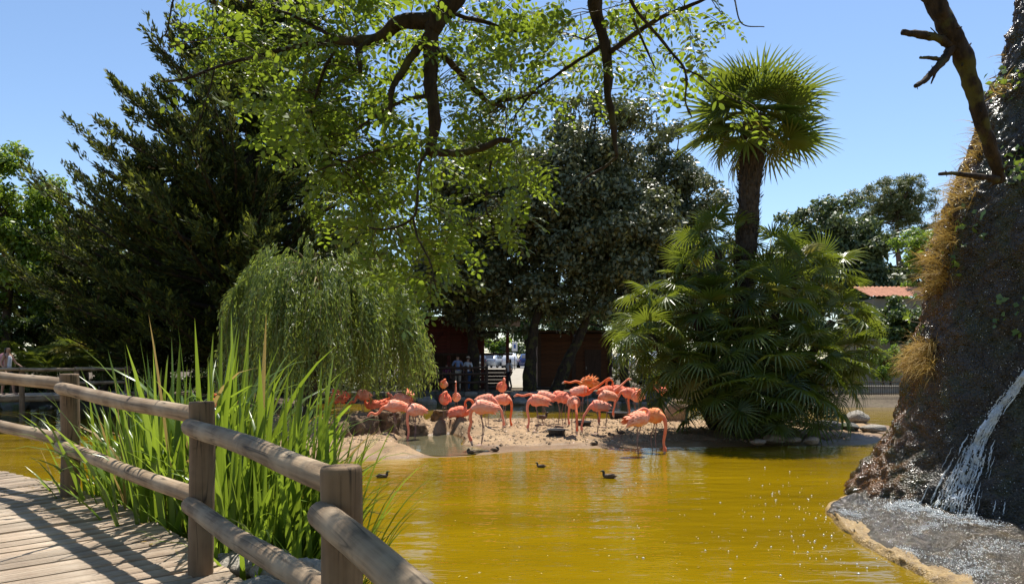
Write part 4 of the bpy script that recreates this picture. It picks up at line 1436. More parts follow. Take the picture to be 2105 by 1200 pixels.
stuff(cr.add(V, F).build('crown', M['willow'], willow))
lim.build('branches', M['twig_pale'], willow)

# ------------------------------------------------------------------ cypress, left
def conifer(name, label, base, height, Rz, zz, nlimb, seed, lean=(0, 0), nsub=15, nspr=64, size=0.19, tip=0.10, limb_up=0.5):
    rng = np.random.default_rng(seed)
    base = np.array(base, float)
    th = thing(name, label, 'tree', tuple(base), 0, 'dark conifers at the left')
    mb = MB()
    tz = np.linspace(0, height * 0.97, 24)
    tr = np.stack([lean[0] * (tz / height) ** 2, lean[1] * (tz / height) ** 2, tz - 0.2], -1)
    bark_tube(mb, tr, np.interp(tz, [0, 2, height], [0.62, 0.42, 0.04]) * height / 17, seed, 12)
    mb.build('trunk', M['bark_dark'], th)
    lm = MB()
    P_, T_, S_, tipf = [], [], [], []
    for k in range(nlimb):
        u = (k + rng.random()) / nlimb
        z0 = zz[0] + (zz[1] - zz[0]) * u ** 1.15
        az = rng.uniform(0, 6.283)
        Rr = np.interp(z0, Rz[0], Rz[1]) * rng.uniform(0.62, 1.12)
        d = np.array([math.cos(az), math.sin(az), 0])
        c0 = np.array([np.interp(z0, tz, tr[:, 0]), np.interp(z0, tz, tr[:, 1]), z0])
        t = np.linspace(0, 1, 10)
        up = limb_up * rng.uniform(0.7, 1.4) * (0.6 + 0.9 * (z0 / height))
        path = c0 + d * (Rr * t)[:, None] + np.array([0, 0, 1.0]) * (Rr * up * t ** 1.5 - 0.10 * Rr * t)[:, None]
        path = path + 0.10 * np.stack([fbm(path * 0.8 + q * 9, 2, seed + q) for q in range(3)], -1)
        add_tube(lm, path, np.linspace(0.05 + 0.012 * Rr, 0.012, 10), 5, 0, False)
        tan = unit(np.gradient(path, axis=0))
        for s in range(nsub):
            tt = 1 - 0.9 * rng.random() ** 1.05
            kx = tt * 9
            i0 = min(int(kx), 8)
            p0 = path[i0] + (path[i0 + 1] - path[i0]) * (kx - i0)
            tg = tan[i0]
            sd = unit(np.cross(tg, [0, 0, 1.0])) * rng.choice((-1, 1))
            bd = unit(tg * 0.85 + sd * rng.uniform(0.1, 0.75) + np.array([0, 0, rng.uniform(0.0, 0.55)]))
            bl = Rr * rng.uniform(0.12, 0.24) * (1.15 - 0.55 * tt) + 0.25
            n = max(int(nspr * (0.5 + 0.5 * bl)), 10)
            w = rng.random(n)
            pp = p0 + bd * (bl * w)[:, None] + rng.normal(0, 0.055 + 0.05 * bl, (n, 3)) * (1.05 - 0.8 * w)[:, None] + np.array([0, 0, -0.05])
            P_.append(pp)
            T_.append(unit(bd[None] + rng.normal(0, 0.42, (n, 3)) + np.array([0, 0, 0.12])))
            S_.append(size * rng.uniform(0.6, 1.15, n))
            tipf.append((w > 0.72) & (rng.random(n) < tip * 4))
    P_, T_, S_, tipf = np.vstack(P_), np.vstack(T_), np.concatenate(S_), np.concatenate(tipf)
    V, F = cards(P_, T_, rng.normal(size=P_.shape), S_, S_ * 0.31, 0.2)
    mi = np.r_[tipf, tipf].astype(np.int32)
    stuff(MB().add(V, F, mi).build('crown', [M['cypress'], M['cypress_tip']], th))
    lm.build('limbs', M['bark_dark'], th)
    return th
conifer('cypress_tree', 'tall dark cypress with upswept layered branches at the left', (-11.5, 31.5, 0.4), 19.5,
        ([2, 4, 6, 8, 10, 12, 14, 16, 18.5], [6.6, 7.2, 6.6, 5.6, 4.5, 3.5, 2.6, 1.6, 0.5]), (1.6, 18.4), 320, 811, (2.3, 0), 15, 37, 0.27)
conifer('cypress_tree', 'lower spreading cypress to the left of the tall cypress', (-15.3, 33.0, 0.4), 10.6,
        ([1.5, 3, 5, 7, 9, 10.5], [4.4, 5.2, 4.6, 3.4, 1.9, 0.5]), (1.2, 10.0), 150, 812, (0, 0), 15, 36, 0.27)
conifer('cypress_tree', 'low dark cypress reaching the left picture edge', (-21.5, 37.0, 0.4), 8.6,
        ([1.5, 3, 5, 7, 8.4], [4.0, 4.8, 4.0, 2.2, 0.5]), (1.0, 8.2), 120, 813, (0, 0), 15, 36, 0.27)

# ------------------------------------------------------------------ broadleaf trees
def broadleaf(name, label, base, crown, lumps, nleaf, size, mat, seed, trunks, bark='bark_dark', group=None, upb=0.25, aspect=0.55, core=0.35):
    """crown: list of (cx, cy, cz, rx, ry, rz) ellipsoids in world space filled with leaf lumps"""
    rng = np.random.default_rng(seed)
    nleaf, size = int(nleaf * 0.72), size * 1.12
    base = np.array(base, float)
    th = thing(name, label, 'tree', tuple(base), 0, group)
    centres, rads = [], []
    vol = np.array([c[3] * c[4] * c[5] for c in crown])
    for k in range(lumps):
        c = crown[rng.choice(len(crown), p=vol / vol.sum())]
        d = unit(rng.normal(size=3))
        rr = rng.uniform(0.62, 1.0) if rng.random() > core else rng.uniform(0.1, 0.7)
        centres.append(np.array(c[:3]) + d * np.array(c[3:]) * rr)
        rads.append(rng.uniform(0.17, 0.31) * (c[3] * c[4] * c[5]) ** (1 / 3))
    centres, rads = np.array(centres), np.array(rads)
    w = rads ** 2
    ci = rng.choice(lumps, nleaf, p=w / w.sum())
    d = unit(rng.normal(size=(nleaf, 3)))
    d[:, 2] = np.where(rng.random(nleaf) < 0.45, np.abs(d[:, 2]), d[:, 2])
    rr = rng.random(nleaf) ** 0.45
    pos = centres[ci] + d * (rads[ci] * rr)[:, None] * np.array([1.15, 1.15, 0.85])
    T = unit(d * 0.6 + rng.normal(0, 0.7, (nleaf, 3)))
    N = unit(d + rng.normal(0, 0.55, (nleaf, 3)) + np.array([0, 0, upb * 1.4]))
    T = unit(np.cross(N, rng.normal(size=(nleaf, 3))))
    S = size * rng.uniform(0.6, 1.25, nleaf)
    V, F = cards(pos - base, T, N, S, S * aspect, 0.12)
    stuff(MB().add(V, F).build('crown', mat, th))
    lm = MB()
    tops = []
    for ti, (pts, r0, r1) in enumerate(trunks):
        mb = MB()
        path = wobble(catmull(np.array(pts, float), 8 * len(pts)), 0.05, seed + ti) - base
        bark_tube(mb, path, np.linspace(r0, r1, len(path)), seed + ti, 12)
        mb.build('trunk', M[bark], th)
        tops.append(path)
    tp = np.vstack([t[len(t) // 2:] for t in tops])
    for k in range(0, lumps, 2):
        c = centres[k] - base
        s = tp[int(np.argmin(np.linalg.norm(tp - c, axis=1) + 2.0 * np.maximum(0, tp[:, 2] - c[2])))]
        pth = catmull(np.array([s, (s + c) / 2 + rng.normal(0, 0.15, 3), c]), 8)
        add_tube(lm, pth, np.linspace(0.05, 0.012, 8) * (1 + 0.12 * np.linalg.norm(c - s)), 4, 0, False)
    lm.build('limbs', M[bark], th)
    return th
def E(px, py, D, rx, ry, dep):
    p = P(px, py, D)
    k = D / FOC
    return (p[0], p[1], p[2], rx * k, dep, ry * k)
go = 'holm oaks behind the flamingos'
gz = 0.5
broadleaf('holm_oak', 'largest grey green holm oak in the centre behind the flamingos', (1.5, 38.5, gz),
          [E(1215, 330, 38, 130, 135, 3.2), E(1150, 440, 37.5, 170, 120, 3.6), E(1250, 500, 37.5, 170, 150, 3.6), E(1170, 600, 37.5, 150, 70, 3.0), E(1225, 225, 38, 70, 60, 1.8), E(1190, 660, 37, 130, 34, 1.6)],
          280, 95000, 0.235, M['oak'], 821, [([(0.85, 37.2, 0.2), (0.9, 37.2, 1.8), (1.1, 37.3, 3.6), (1.9, 37.6, 6.5), (3.5, 38, 11)], 0.36, 0.10), ([(2.1, 37.4, 0.2), (2.6, 37.4, 1.6), (3.6, 37.5, 3.8), (4.4, 37.8, 7)], 0.36, 0.14)], group=go)
broadleaf('holm_oak', 'holm oak above the red hut left of centre', (-2.0, 39, gz),
          [E(1000, 420, 39, 120, 150, 3.0), E(960, 560, 38.5, 110, 110, 3.0), E(1060, 600, 38.5, 100, 80, 2.6), E(905, 610, 38.5, 60, 60, 2.0), E(945, 645, 37.6, 95, 38, 1.8), E(1050, 668, 38.4, 90, 36, 1.6)],
          190, 62000, 0.235, M['oak'], 822, [([(-2.0, 38.6, 0.2), (-1.95, 38.6, 2.0), (-2.1, 38.7, 5), (-1.6, 39, 9)], 0.38, 0.10)], group=go)
broadleaf('holm_oak', 'sunlit grey green holm oak at the right, behind the palms', (8.2, 40, gz),
          [E(1370, 340, 40, 90, 90, 2.6), E(1400, 440, 40, 100, 110, 3.0), E(1350, 560, 39.5, 120, 120, 3.2), E(1440, 560, 40, 100, 120, 3.0)],
          190, 64000, 0.235, M['oak'], 823, [([(8.0, 40, 0.2), (8.0, 40, 2.4), (8.4, 40.2, 6), (8.6, 40.4, 10)], 0.34, 0.10), ([(5.9, 39.6, 0.2), (6.0, 39.6, 2.2), (6.9, 39.8, 5.5)], 0.30, 0.12)], group=go)
# background trees that close the view
gb = 'trees in the background'
broadleaf('broadleaf_tree', 'bright green leafy tree at the left picture edge', (-22.0, 33, 0.5),
          [E(5, 400, 32.5, 95, 95, 2.4), E(70, 450, 32.5, 60, 80, 2.0), E(10, 540, 32.5, 90, 90, 2.4)], 80, 24000, 0.19, M['green'], 831, [([(-22.2, 33, 0.2), (-22.1, 33, 4), (-21.8, 33, 8)], 0.25, 0.08)], group=gb)
broadleaf('broadleaf_tree', 'green tree showing below the cypress branches at left', (-22, 45, 0.6),
          [E(130, 560, 44, 150, 120, 3), E(260, 600, 44, 120, 120, 3)], 80, 20000, 0.24, M['mid'], 832, [([(-25, 44, 0.2), (-25, 44, 5)], 0.3, 0.1)], group=gb)
broadleaf('broadleaf_tree', 'dark tree mass behind the willow', (-12, 46, 0.7),
          [E(560, 520, 45, 190, 160, 3), E(760, 560, 46, 170, 150, 3), E(450, 620, 45, 150, 100, 3)], 120, 34000, 0.24, M['oak'], 833, [([(-12, 45, 0.3), (-12, 45, 6)], 0.4, 0.12), ([(-7.5, 46, 0.3), (-7.6, 46, 6)], 0.36, 0.12)], group=gb)
broadleaf('broadleaf_tree', 'round dark green tree to the right of the tall palm', (26, 58, 0.9),
          [E(1730, 500, 56, 105, 85, 3.5), E(1690, 560, 56, 100, 90, 3.4), E(1790, 560, 56, 80, 110, 3.2), E(1800, 650, 55, 90, 70, 3.0), E(1650, 500, 56, 70, 70, 3.0), E(1860, 570, 57, 70, 90, 3.0)], 190, 52000, 0.34, M['far'], 834, [([(24.5, 56, 0.6), (24.5, 56, 6), (24.6, 56, 9)], 0.4, 0.12)], group=gb)
broadleaf('broadleaf_tree', 'pale light green tree beside the rock mound at right', (26, 47, 0.8),
          [E(1885, 530, 46, 55, 60, 2.0), E(1935, 500, 46, 60, 70, 2.0), E(1900, 620, 46, 50, 50, 1.8)], 50, 13000, 0.2, M['green'], 835, [([(25.5, 46, 0.6), (25.5, 46, 5)], 0.2, 0.08)], group=gb)
broadleaf('broadleaf_tree', 'dark shrubby tree under the tiled roof at right', (23, 50, 0.8),
          [E(1780, 690, 49, 110, 60, 2.2), E(1860, 660, 49, 60, 55, 2.0)], 60, 16000, 0.2, M['mid'], 836, [([(22.6, 49, 0.6), (22.6, 49, 2.6)], 0.15, 0.06)], group=gb)
# stone pine
rng = np.random.default_rng(840)
broadleaf('pine_tree', 'open crowned pine standing above the round tree at far right', (38, 75, 1.0),
          [E(1800, 405, 74, 50, 34, 2.2), E(1850, 390, 74, 52, 34, 2.2), E(1888, 405, 74, 36, 44, 2.0), E(1825, 445, 74, 62, 30, 2.2), E(1890, 460, 74, 46, 40, 2.0), E(1780, 450, 74, 36, 30, 1.8), E(1860, 430, 74, 50, 40, 2.0)],
          150, 30000, 0.36, M['pine'], 841, [([(38.6, 74, 0.6), (38.5, 74, 8), (37.8, 74, 13), (37.9, 74, 16.5)], 0.42, 0.12)], 'bark_pine', gb, 0.4, 0.2)
# shrubs
def shrub(px, py, D, rx, ry, mat, nleaf, size, seed, label, dep=None, group='shrubs on the banks', gz=0.45):
    c = E(px, py, D, rx, ry, dep or rx * D / FOC * 0.7)
    b = np.array([c[0], c[1], gz])
    return broadleaf('shrub', label, b, [c], 22, nleaf, size, mat, seed, [([(c[0], c[1], gz - 0.2), (c[0], c[1], (gz + c[2]) / 2), (c[0] + 0.1, c[1], c[2])], 0.07, 0.03)], 'bark', group)
for q, (px, py, D, rx, ry, mt, n, sz, lb) in enumerate([
        (40, 690, 34, 90, 70, 'mid', 7000, 0.16, 'dark green shrub behind the woman on the distant bridge'),
        (200, 720, 35, 110, 60, 'mid', 7000, 0.16, 'dark shrub behind the small fan palm at left'),
        (330, 710, 36, 110, 80, 'oak', 8000, 0.16, 'dark shrub behind the tall reeds'),
        (500, 740, 37, 120, 60, 'oak', 7000, 0.16, 'shadowed shrub beneath the cypress, left of the willow'),
        (700, 750, 38, 120, 50, 'oak', 7000, 0.16, 'shadowed shrub behind the willow strands'),
        (100, 640, 36, 100, 70, 'green', 7000, 0.16, 'brighter green shrub under the left cypress'),
        (240, 800, 33.5, 130, 28, 'mid', 5000, 0.13, 'low shrub on the bank behind the far posts'),
        (60, 800, 33.5, 120, 30, 'mid', 5000, 0.13, 'low leafy shrub below the distant bridge rails'),
        (1815, 745, 37, 50, 50, 'green', 5000, 0.13, 'fresh green bush behind the railing at right'),
        (1720, 760, 38, 70, 40, 'mid', 5000, 0.15, 'dark bush behind the railing beside the palms'),
        (1560, 740, 44, 160, 60, 'mid', 8000, 0.2, 'dark hedge behind the fan palms'),
        (420, 780, 36.5, 130, 40, 'mid', 7000, 0.15, 'low dark shrub behind the reeds and the middle post'),
        (600, 785, 36.8, 110, 36, 'mid', 7000, 0.15, 'low shrub on the far bank behind the willow trunk'),
        (770, 780, 36.9, 110, 40, 'oak', 7000, 0.15, 'low dark shrub on the far bank behind the left huddle'),
        (860, 735, 44, 60, 60, 'oak', 6000, 0.17, 'dark shrub left of the red hut'),
        (300, 760, 40, 160, 60, 'oak', 8000, 0.18, 'broad dark shrub under the tall cypress'),
        (640, 700, 42, 180, 90, 'oak', 9000, 0.2, 'tall shadowed shrub behind the upper willow'),
        (1830, 662, 41.5, 85, 50, 'mid', 15000, 0.19, 'dark shrub in front of the tiled house wall'),
        (1890, 680, 40.0, 60, 60, 'mid', 9000, 0.17, 'dark shrub between the tiled house and the rock mound'),
        (1248, 782, 44, 55, 26, 'oak', 5000, 0.15, 'low dark hedge right of the kiosk'),
        (1318, 778, 44, 60, 28, 'oak', 5000, 0.15, 'low dark hedge behind the flamingos at the palm thicket')]):
    shrub(px, py, D, rx, ry, M[mt], n, sz, 860 + q, lb)

# ------------------------------------------------------------------ fan palms
def fan_mesh(var, mat, nseg=26, arc=2.15, Lp=0.55, R_=0.72, droop=0.25, tilt=None):
    rng = np.random.default_rng(880 + var)
    mb = MB()
    tilt = (0.05, 0.25, 0.45, 0.7, 0.55, 0.4, 0.8)[var % 7] if tilt is None else tilt
    # petiole
    pt = catmull(np.array([(0, 0, 0), (Lp * 0.5, 0, 0.03), (Lp, 0, 0.0)]), 6)
    add_tube(mb, pt, np.linspace(0.014, 0.009, 6), 4, 1, False)
    for k in range(nseg):
        a = -arc + 2 * arc * k / (nseg - 1) + rng.normal(0, 0.02)
        r = R_ * (1.0 - 0.10 * abs(a) / arc - 0.10 * (abs(a) / arc) ** 3) * rng.uniform(0.92, 1.05)
        d = np.array([math.cos(a), math.sin(a), 0])
        s = np.array([-math.sin(a), math.cos(a), 0])
        dr = droop * rng.uniform(0.5, 1.5)
        ts = np.array([0.03, 0.42, 0.75, 1.0])
        ws = np.array([0.004, 0.022, 0.012, 0.001]) * R_ / 0.72 * 26 / nseg
        rows = []
        for t, w in zip(ts, ws):
            c = np.array([Lp, 0, 0]) + d * r * t * (1 - 0.15 * dr * t * t) + np.array([0, 0, 0.12 * r * t * (1 - t) - dr * r * 0.55 * t ** 3])
            fold = np.array([0, 0, 0.55 * w])
            v_ = c - np.array([Lp, 0, 0])      # the blade hangs at an angle to its stalk
            c = np.array([Lp + v_[0] * math.cos(tilt) + v_[2] * math.sin(tilt), v_[1], -v_[0] * math.sin(tilt) + v_[2] * math.cos(tilt)])
            rows += [c - s * w + fold, c - fold * 0.6, c + s * w + fold]
        F = []
        for i in range(3):
            F += [[3 * i, 3 * i + 1, 3 * i + 4, 3 * i + 3], [3 * i + 1, 3 * i + 2, 3 * i + 5, 3 * i + 4]]
        mb.add(rows, F, 0)
    return mb.mesh('frond', [mat, M['petiole']], smooth=False)
fans = [fan_mesh(v, M['palm'], 24, 2.0 + 0.12 * v, 0.5 + 0.06 * v, 0.72, 0.15 + 0.16 * v) for v in range(5)]
fans_p = [fan_mesh(v, M['palm_pale'], 24, 2.1, 0.5, 0.68, 0.4) for v in range(5, 7)]
fans_c = []
for v, (dr_, tl_) in enumerate(((0.05, 0.0), (0.12, 0.1), (0.2, 0.2), (0.1, 0.35))):
    fans_c.append(fan_mesh(40 + v, M['palm'], 24, 2.0, 0.55, 0.80, dr_, tl_))
def put_frond(parent, org, d, roll, sc, pale=0.08, pool=None):
    d = Vector(d).normalized()
    up = Vector((0, 0, 1)) if abs(d.z) < 0.95 else Vector((1, 0, 0))
    y = up.cross(d).normalized()
    z = d.cross(y)
    m = Matrix((d, y, z)).transposed()
    o = link('frond', random.choice(fans_p) if random.random() < pale else random.choice(pool or fans), parent, tuple(org), (m @ Matrix.Rotation(roll, 3, 'X')).to_euler(), (sc,) * 3)
    return o
PD = 21.6
pb = P(1532, 866, PD)
pb[2] = 0.15
palm = thing('fan_palm', 'tall single trunk fan palm rising above the palm thicket', 'palm', tuple(pb))
top = P(1553, 240, PD) - pb
path = catmull(np.array([(0, 0, -0.2), P(1528, 620, PD) - pb, P(1534, 500, PD) - pb, P(1540, 390, PD) - pb, P(1548, 310, PD) - pb, top]), 60)
rad = np.interp(np.linspace(0, 1, 60), [0, 0.45, 0.8, 0.95, 1], [0.30, 0.29, 0.33, 0.36, 0.2])
mb = MB()
bark_tube(mb, path, rad, 871, 18, 0, 0.14)
mb.build('trunk', M['palm_trunk'], palm)
mb = MB()
n = 1500
kz = RNG.uniform(8, 59, n).astype(int)
a = RNG.uniform(0, 6.283, n)
o_ = np.stack([np.cos(a), np.sin(a), 0 * a], -1)
V, F = cards(path[kz] + o_ * (rad[kz] * 0.95)[:, None] + RNG.normal(0, 0.02, (n, 3)), unit(o_ * 0.45 + np.array([0, 0, 0.9]) + RNG.normal(0, 0.2, (n, 3))), o_, RNG.uniform(0.12, 0.26, n), RNG.uniform(0.04, 0.08, n), 0.1)
stuff(mb.add(V, F).build('leaf_bases', M['palm_trunk'], palm))
random.seed(21)
for k in range(42):
    u = (k + 0.5) / 42
    el = math.asin(1 - 1.38 * u)          # from straight up to well below level
    az = k * 2.39996
    el -= 0.05
    d = (math.cos(el) * math.cos(az), math.cos(el) * math.sin(az), math.sin(el))
    sc = random.uniform(1.4, 1.85) * (0.92 if el > 0.9 else 1)
    put_frond(palm, top + np.array([0, 0, -0.25 * u * 2]) + np.array(d) * 0.15, d, random.gauss(0, 0.5), sc, 0.05 if el > -0.1 else 0.25, fans_c)

cb = P(1545, 872, 21.0)
cb[2] = 0.12
clump = thing('fan_palm_thicket', 'dense thicket of many stemmed fan palms around the tall palm base', 'palm', tuple(cb))
heads = [(1545 + (hx_ - 1545) * 0.93, hy_, D_) for hx_, hy_, D_ in [(1318, 690, 19.6), (1345, 640, 20.6), (1385, 735, 19.6), (1470, 505, 21.6), (1430, 560, 20.8), (1420, 640, 20.0), (1510, 600, 20.2), (1585, 520, 22.2), (1640, 560, 21.2), (1700, 570, 21.8),
         (1725, 660, 21.2), (1735, 735, 20.6), (1600, 640, 20.0), (1520, 700, 19.6), (1450, 765, 19.4), (1560, 770, 19.2), (1650, 730, 19.8), (1490, 815, 19.0), (1610, 815, 19.2), (1700, 790, 20.0), (1400, 790, 20.2), (1560, 850, 18.9), (1640, 840, 19.6)]]
for q, (hx, hy, D) in enumerate(heads):
    h = P(hx, hy, D) - cb
    base_pt = np.array([h[0] * 0.35 + random.uniform(-.3, .3), h[1] * 0.4 + 0.5, -0.15])
    mb = MB()
    bark_tube(mb, catmull(np.array([base_pt, (base_pt * 0.6 + h * 0.4) + np.array([0, 0, 0.2]), h]), 16), np.linspace(0.13, 0.10, 16), 890 + q, 9)
    mb.build('stem', M['palm_trunk'], clump)
    nf = 13
    for k in range(nf):
        u = (k + random.random()) / nf
        el = math.asin(0.96 - 1.55 * u)
        az = k * 2.39996 + q * 1.7
        d = np.array([math.cos(el) * math.cos(az), math.cos(el) * math.sin(az), math.sin(el)])
        outw = np.array([h[0], h[1] * 0.5 - 0.6, 0.0])
        d = unit(d + unit(outw) * 0.35)
        put_frond(clump, h + d * 0.1, d, random.gauss(0, 0.5), random.uniform(0.88, 1.26), 0.08)

# crowded inner leaves of the thicket
inner = MB()
fv = [np.array([v.co for v in me.vertices]) for me in fans]
ff = [[tuple(p.vertices) for p in me.polygons] for me in fans]
for k in range(110):
    hx, hy, D = heads[k % len(heads)]
    h = (P(hx, hy, D) - cb) * np.array([random.uniform(0.45, 0.95), 0.6, random.uniform(0.4, 0.95)]) + np.array([0, 0.5, 0])
    el, az = random.uniform(-0.6, 1.1), random.uniform(0, 6.283)
    d = Vector((math.cos(el) * math.cos(az), math.cos(el) * math.sin(az), math.sin(el)))
    y = Vector((0, 0, 1)).cross(d).normalized()
    m3 = np.array([d, y, d.cross(y)]).T
    i = random.randrange(len(fans))
    inner.add(fv[i] @ m3.T * random.uniform(0.85, 1.2) + h, ff[i])
stuff(inner.build('inner_fronds', M['palm'], clump, smooth=False))

# small palms under the left trees
spb = P(150, 755, 33.0)
spb[2] = 0.6
sp_ = thing('fan_palm', 'small yellowish fan palm beyond the distant log bridge', 'palm', tuple(spb), 0)
mb = MB()
bark_tube(mb, catmull(np.array([(0, 0, -0.2), (0.05, 0, 0.8), (0, 0, 1.7)]), 10), np.linspace(0.12, 0.1, 10), 921, 8)
mb.build('trunk', M['palm_trunk'], sp_)
for k in range(22):
    el = math.asin(0.95 - 1.3 * (k + 0.5) / 22)
    az = k * 2.39996
    put_frond(sp_, (0, 0, 1.7), (math.cos(el) * math.cos(az), math.cos(el) * math.sin(az), math.sin(el)), random.gauss(0, 0.4), random.uniform(0.8, 1.05), 0.5)
def pinnate_mesh(var):
    rng = np.random.default_rng(930 + var)
    mb = MB()
    n = 40
    t = np.linspace(0, 1, n)
    x = 2.2 * t
    z = 0.75 * t - 1.25 * t ** 2.3
    add_tube(mb, np.stack([x, 0 * x, z], -1)[::3], 0.012, 4, 1, False)
    for sg in (-1, 1):
        p = np.stack([x, 0 * x, z], -1)
        T = unit(np.stack([0.55 + 0 * x, sg * (1.0 + 0 * x), -0.35 - 0.3 * t], -1) + rng.normal(0, 0.08, (n, 3)))
        V, F = cards(p, T, np.tile([0, 0, 1.0], (n, 1)), 0.46 * np.sin(np.clip(t * 2.9 + 0.25, 0, math.pi)) + 0.06, 0.045, 0.2)
        mb.add(V, F, 0)
    return mb.mesh('frond', [M['palm'], M['petiole']], smooth=False)
pin = [pinnate_mesh(v) for v in range(3)]
for q, (px, py, D, sc, lb) in enumerate([(30, 745, 31.8, 1.15, 'feathery palm with arching fronds above the woman at left'), (105, 760, 32.5, 0.85, 'low feathery palm beside the small fan palm at left'), (215, 760, 33.2, 0.8, 'feathery palm half hidden behind the tall reeds')]):
    b = P(px, py, D); b[2] = 0.5
    th = thing('feather_palm', lb, 'palm', tuple(b), 0, 'feathery palms under the left trees')
    mb = MB()
    add_tube(mb, np.array([(0, 0, -0.2), (0, 0, 0.5), (0, 0, 1.0)]), [0.2, 0.17, 0.14], 9)
    mb.build('trunk', M['palm_trunk'], th)
    for k in range(20):
        link('frond', pin[k % 3], th, (0, 0, 1.0), (random.gauss(0, 0.15), random.uniform(-0.95, 0.15), k * 2.39996), (sc,) * 3)
# ------------------------------------------------------------------ far side: car park, path, huts, fence
def sheet(name, poly, z, mat, up=0.004):
    pv = [(x, y, z + up) for x, y in poly]
    return struct(MB().add(pv, [list(range(len(pv)))]).build(name, mat))
M['asphalt'] = mat_plain('asphalt', (0.16, 0.155, 0.15), (0.10, 0.10, 0.10), 3, 0.9, 0.3, 0.3)
M['paving'] = mat_plain('pale_path', (0.36, 0.32, 0.26), (0.27, 0.24, 0.19), 2, 0.9, 0.2, 0.3)
sheet('car_park', [(-60, 77.5), (60, 77.5), (60, 104), (-60, 104)], 1.035, M['asphalt'], 0.03)
py0 = np.linspace(41, 78, 40)
for a0, a1, b0, b1 in ((-1.5, 2.4, -4, 4),):
    xs0 = np.interp(py0, [41, 78], [a0, b0]); xs1 = np.interp(py0, [41, 78], [a1, b1])
    z0 = ground_h(xs0, py0) ; z1 = ground_h(xs1, py0)
    zt = np.maximum(z0, z1) + 0.05
    V = np.empty((80, 3)); V[0::2] = np.c_[xs0, py0, zt]; V[1::2] = np.c_[xs1, py0, zt]
    struct(MB().add(V, [[2 * i, 2 * i + 1, 2 * i + 3, 2 * i + 2] for i in range(39)]).build('path', M['paving']))

M['red_board'] = mat_wood('red_stained_board', (0.15, 0.036, 0.024), (0.07, 0.019, 0.013), 0, 1.0, 14, 0.8, None, 0.3)
M['terra'] = mat_wood('orange_brown_board', (0.13, 0.052, 0.020), (0.07, 0.028, 0.012), 0, 1.0, 12, 0.8, None, 0.3)
M['dark_wood'] = mat_wood('dark_timber', (0.10, 0.06, 0.04), (0.04, 0.026, 0.018), 2, 1.0, 14, 0.85)
M['tile'] = mat_plain('clay_tile', (0.62, 0.30, 0.19), (0.42, 0.19, 0.12), 4, 0.85, 0.2, 0.3)
M['render'] = mat_plain('cream_render', (0.34, 0.29, 0.22), (0.27, 0.23, 0.18), 2, 0.9, 0.2, 0.2)
M['glass'] = mat_plain('dark_glass', (0.03, 0.035, 0.04), (0.02, 0.02, 0.025), 2, 0.06, 0.6, 0)

def board_wall(parent, x0, x1, z0, z1, y, mat, bw=0.17):
    z = z0
    mb0 = MB(); add_box(mb0, (x0, -0.016, 0.0), (x1, 0.016, bw - 0.012), 0, None, 0.006)
    me = mb0.mesh('board', mat, False)
    while z < z1 - 0.05:
        link('board', me, parent, (0, y + random.uniform(-0.004, 0.004), z), (R(-4), 0, 0))
        z += bw
def roof_slab(parent, x0, x1, y0, y1, z0, z1, mat, name='roof', th=0.09):
    mb = MB()
    V = [(x0, y0, z0), (x1, y0, z0), (x1, y1, z1), (x0, y1, z1)]
    V += [(x, y, z + th) for x, y, z in V]
    mb.add(V, [[3, 2, 1, 0], [4, 5, 6, 7], [0, 1, 5, 4], [1, 2, 6, 5], [2, 3, 7, 6], [3, 0, 4, 7]])
    return mb.build(name, mat, parent, smooth=False)
# red timber hut, left of the oak trunk
hx = P(935, 700, 41.5)
hut = thing('timber_hut', 'red brown timber hut with horizontal boards under the dark oak', 'hut', (hx[0], 41.5, 0.5))
board_wall(hut, -1.75, 1.55, 1.9, 3.7, -0.5, M['red_board'], 0.19)
board_wall(hut, -1.75, 2.95, -0.1, 1.08, -0.5, M['dark_wood'], 0.19)
mb = MB()
for x in (-1.75, -0.3, 1.55, 2.9):
    mb1 = MB(); add_box(mb1, (x - 0.09, -0.56, -0.2), (x + 0.09, -0.40, 3.75)); mb1.build('post', M['red_board'], hut, smooth=False)
for a, b in (((-1.6, 2.0), (-0.6, 3.0)), ((1.4, 2.0), (0.4, 3.0))):
    mb1 = MB(); add_tube(mb1, np.array([(a[0], -0.6, a[1]), (b[0], -0.6, b[1])]), 0.06, 4); mb1.build('brace', M['red_board'], hut, smooth=False)
mb1 = MB(); add_box(mb1, (-1.9, -0.62, 1.78), (3.2, -0.38, 1.9)); mb1.build('counter', M['dark_wood'], hut, smooth=False)
mb1 = MB(); add_box(mb1, (-1.75, 1.6, -0.2), (2.9, 1.7, 3.6)); 
mb1 = MB(); add_box(mb1, (-1.8, 1.6, -0.2), (0.9, 1.7, 3.6)); mb1.build('back_wall', M['dark_wood'], hut, smooth=False)
mb1 = MB(); add_box(mb1, (-1.75, -0.475, 1.9), (1.55, -0.43, 3.72)); mb1.build('lining', M['dark_wood'], hut, smooth=False)
roof_slab(hut, -2.3, 3.6, -1.2, 2.2, 3.75, 3.45, M['dark_wood'])
mb1 = MB(); add_box(mb1, (-2.3, -1.26, 3.66), (3.6, -1.203, 3.86)); mb1.build('fascia', M['terra'], hut, smooth=False)
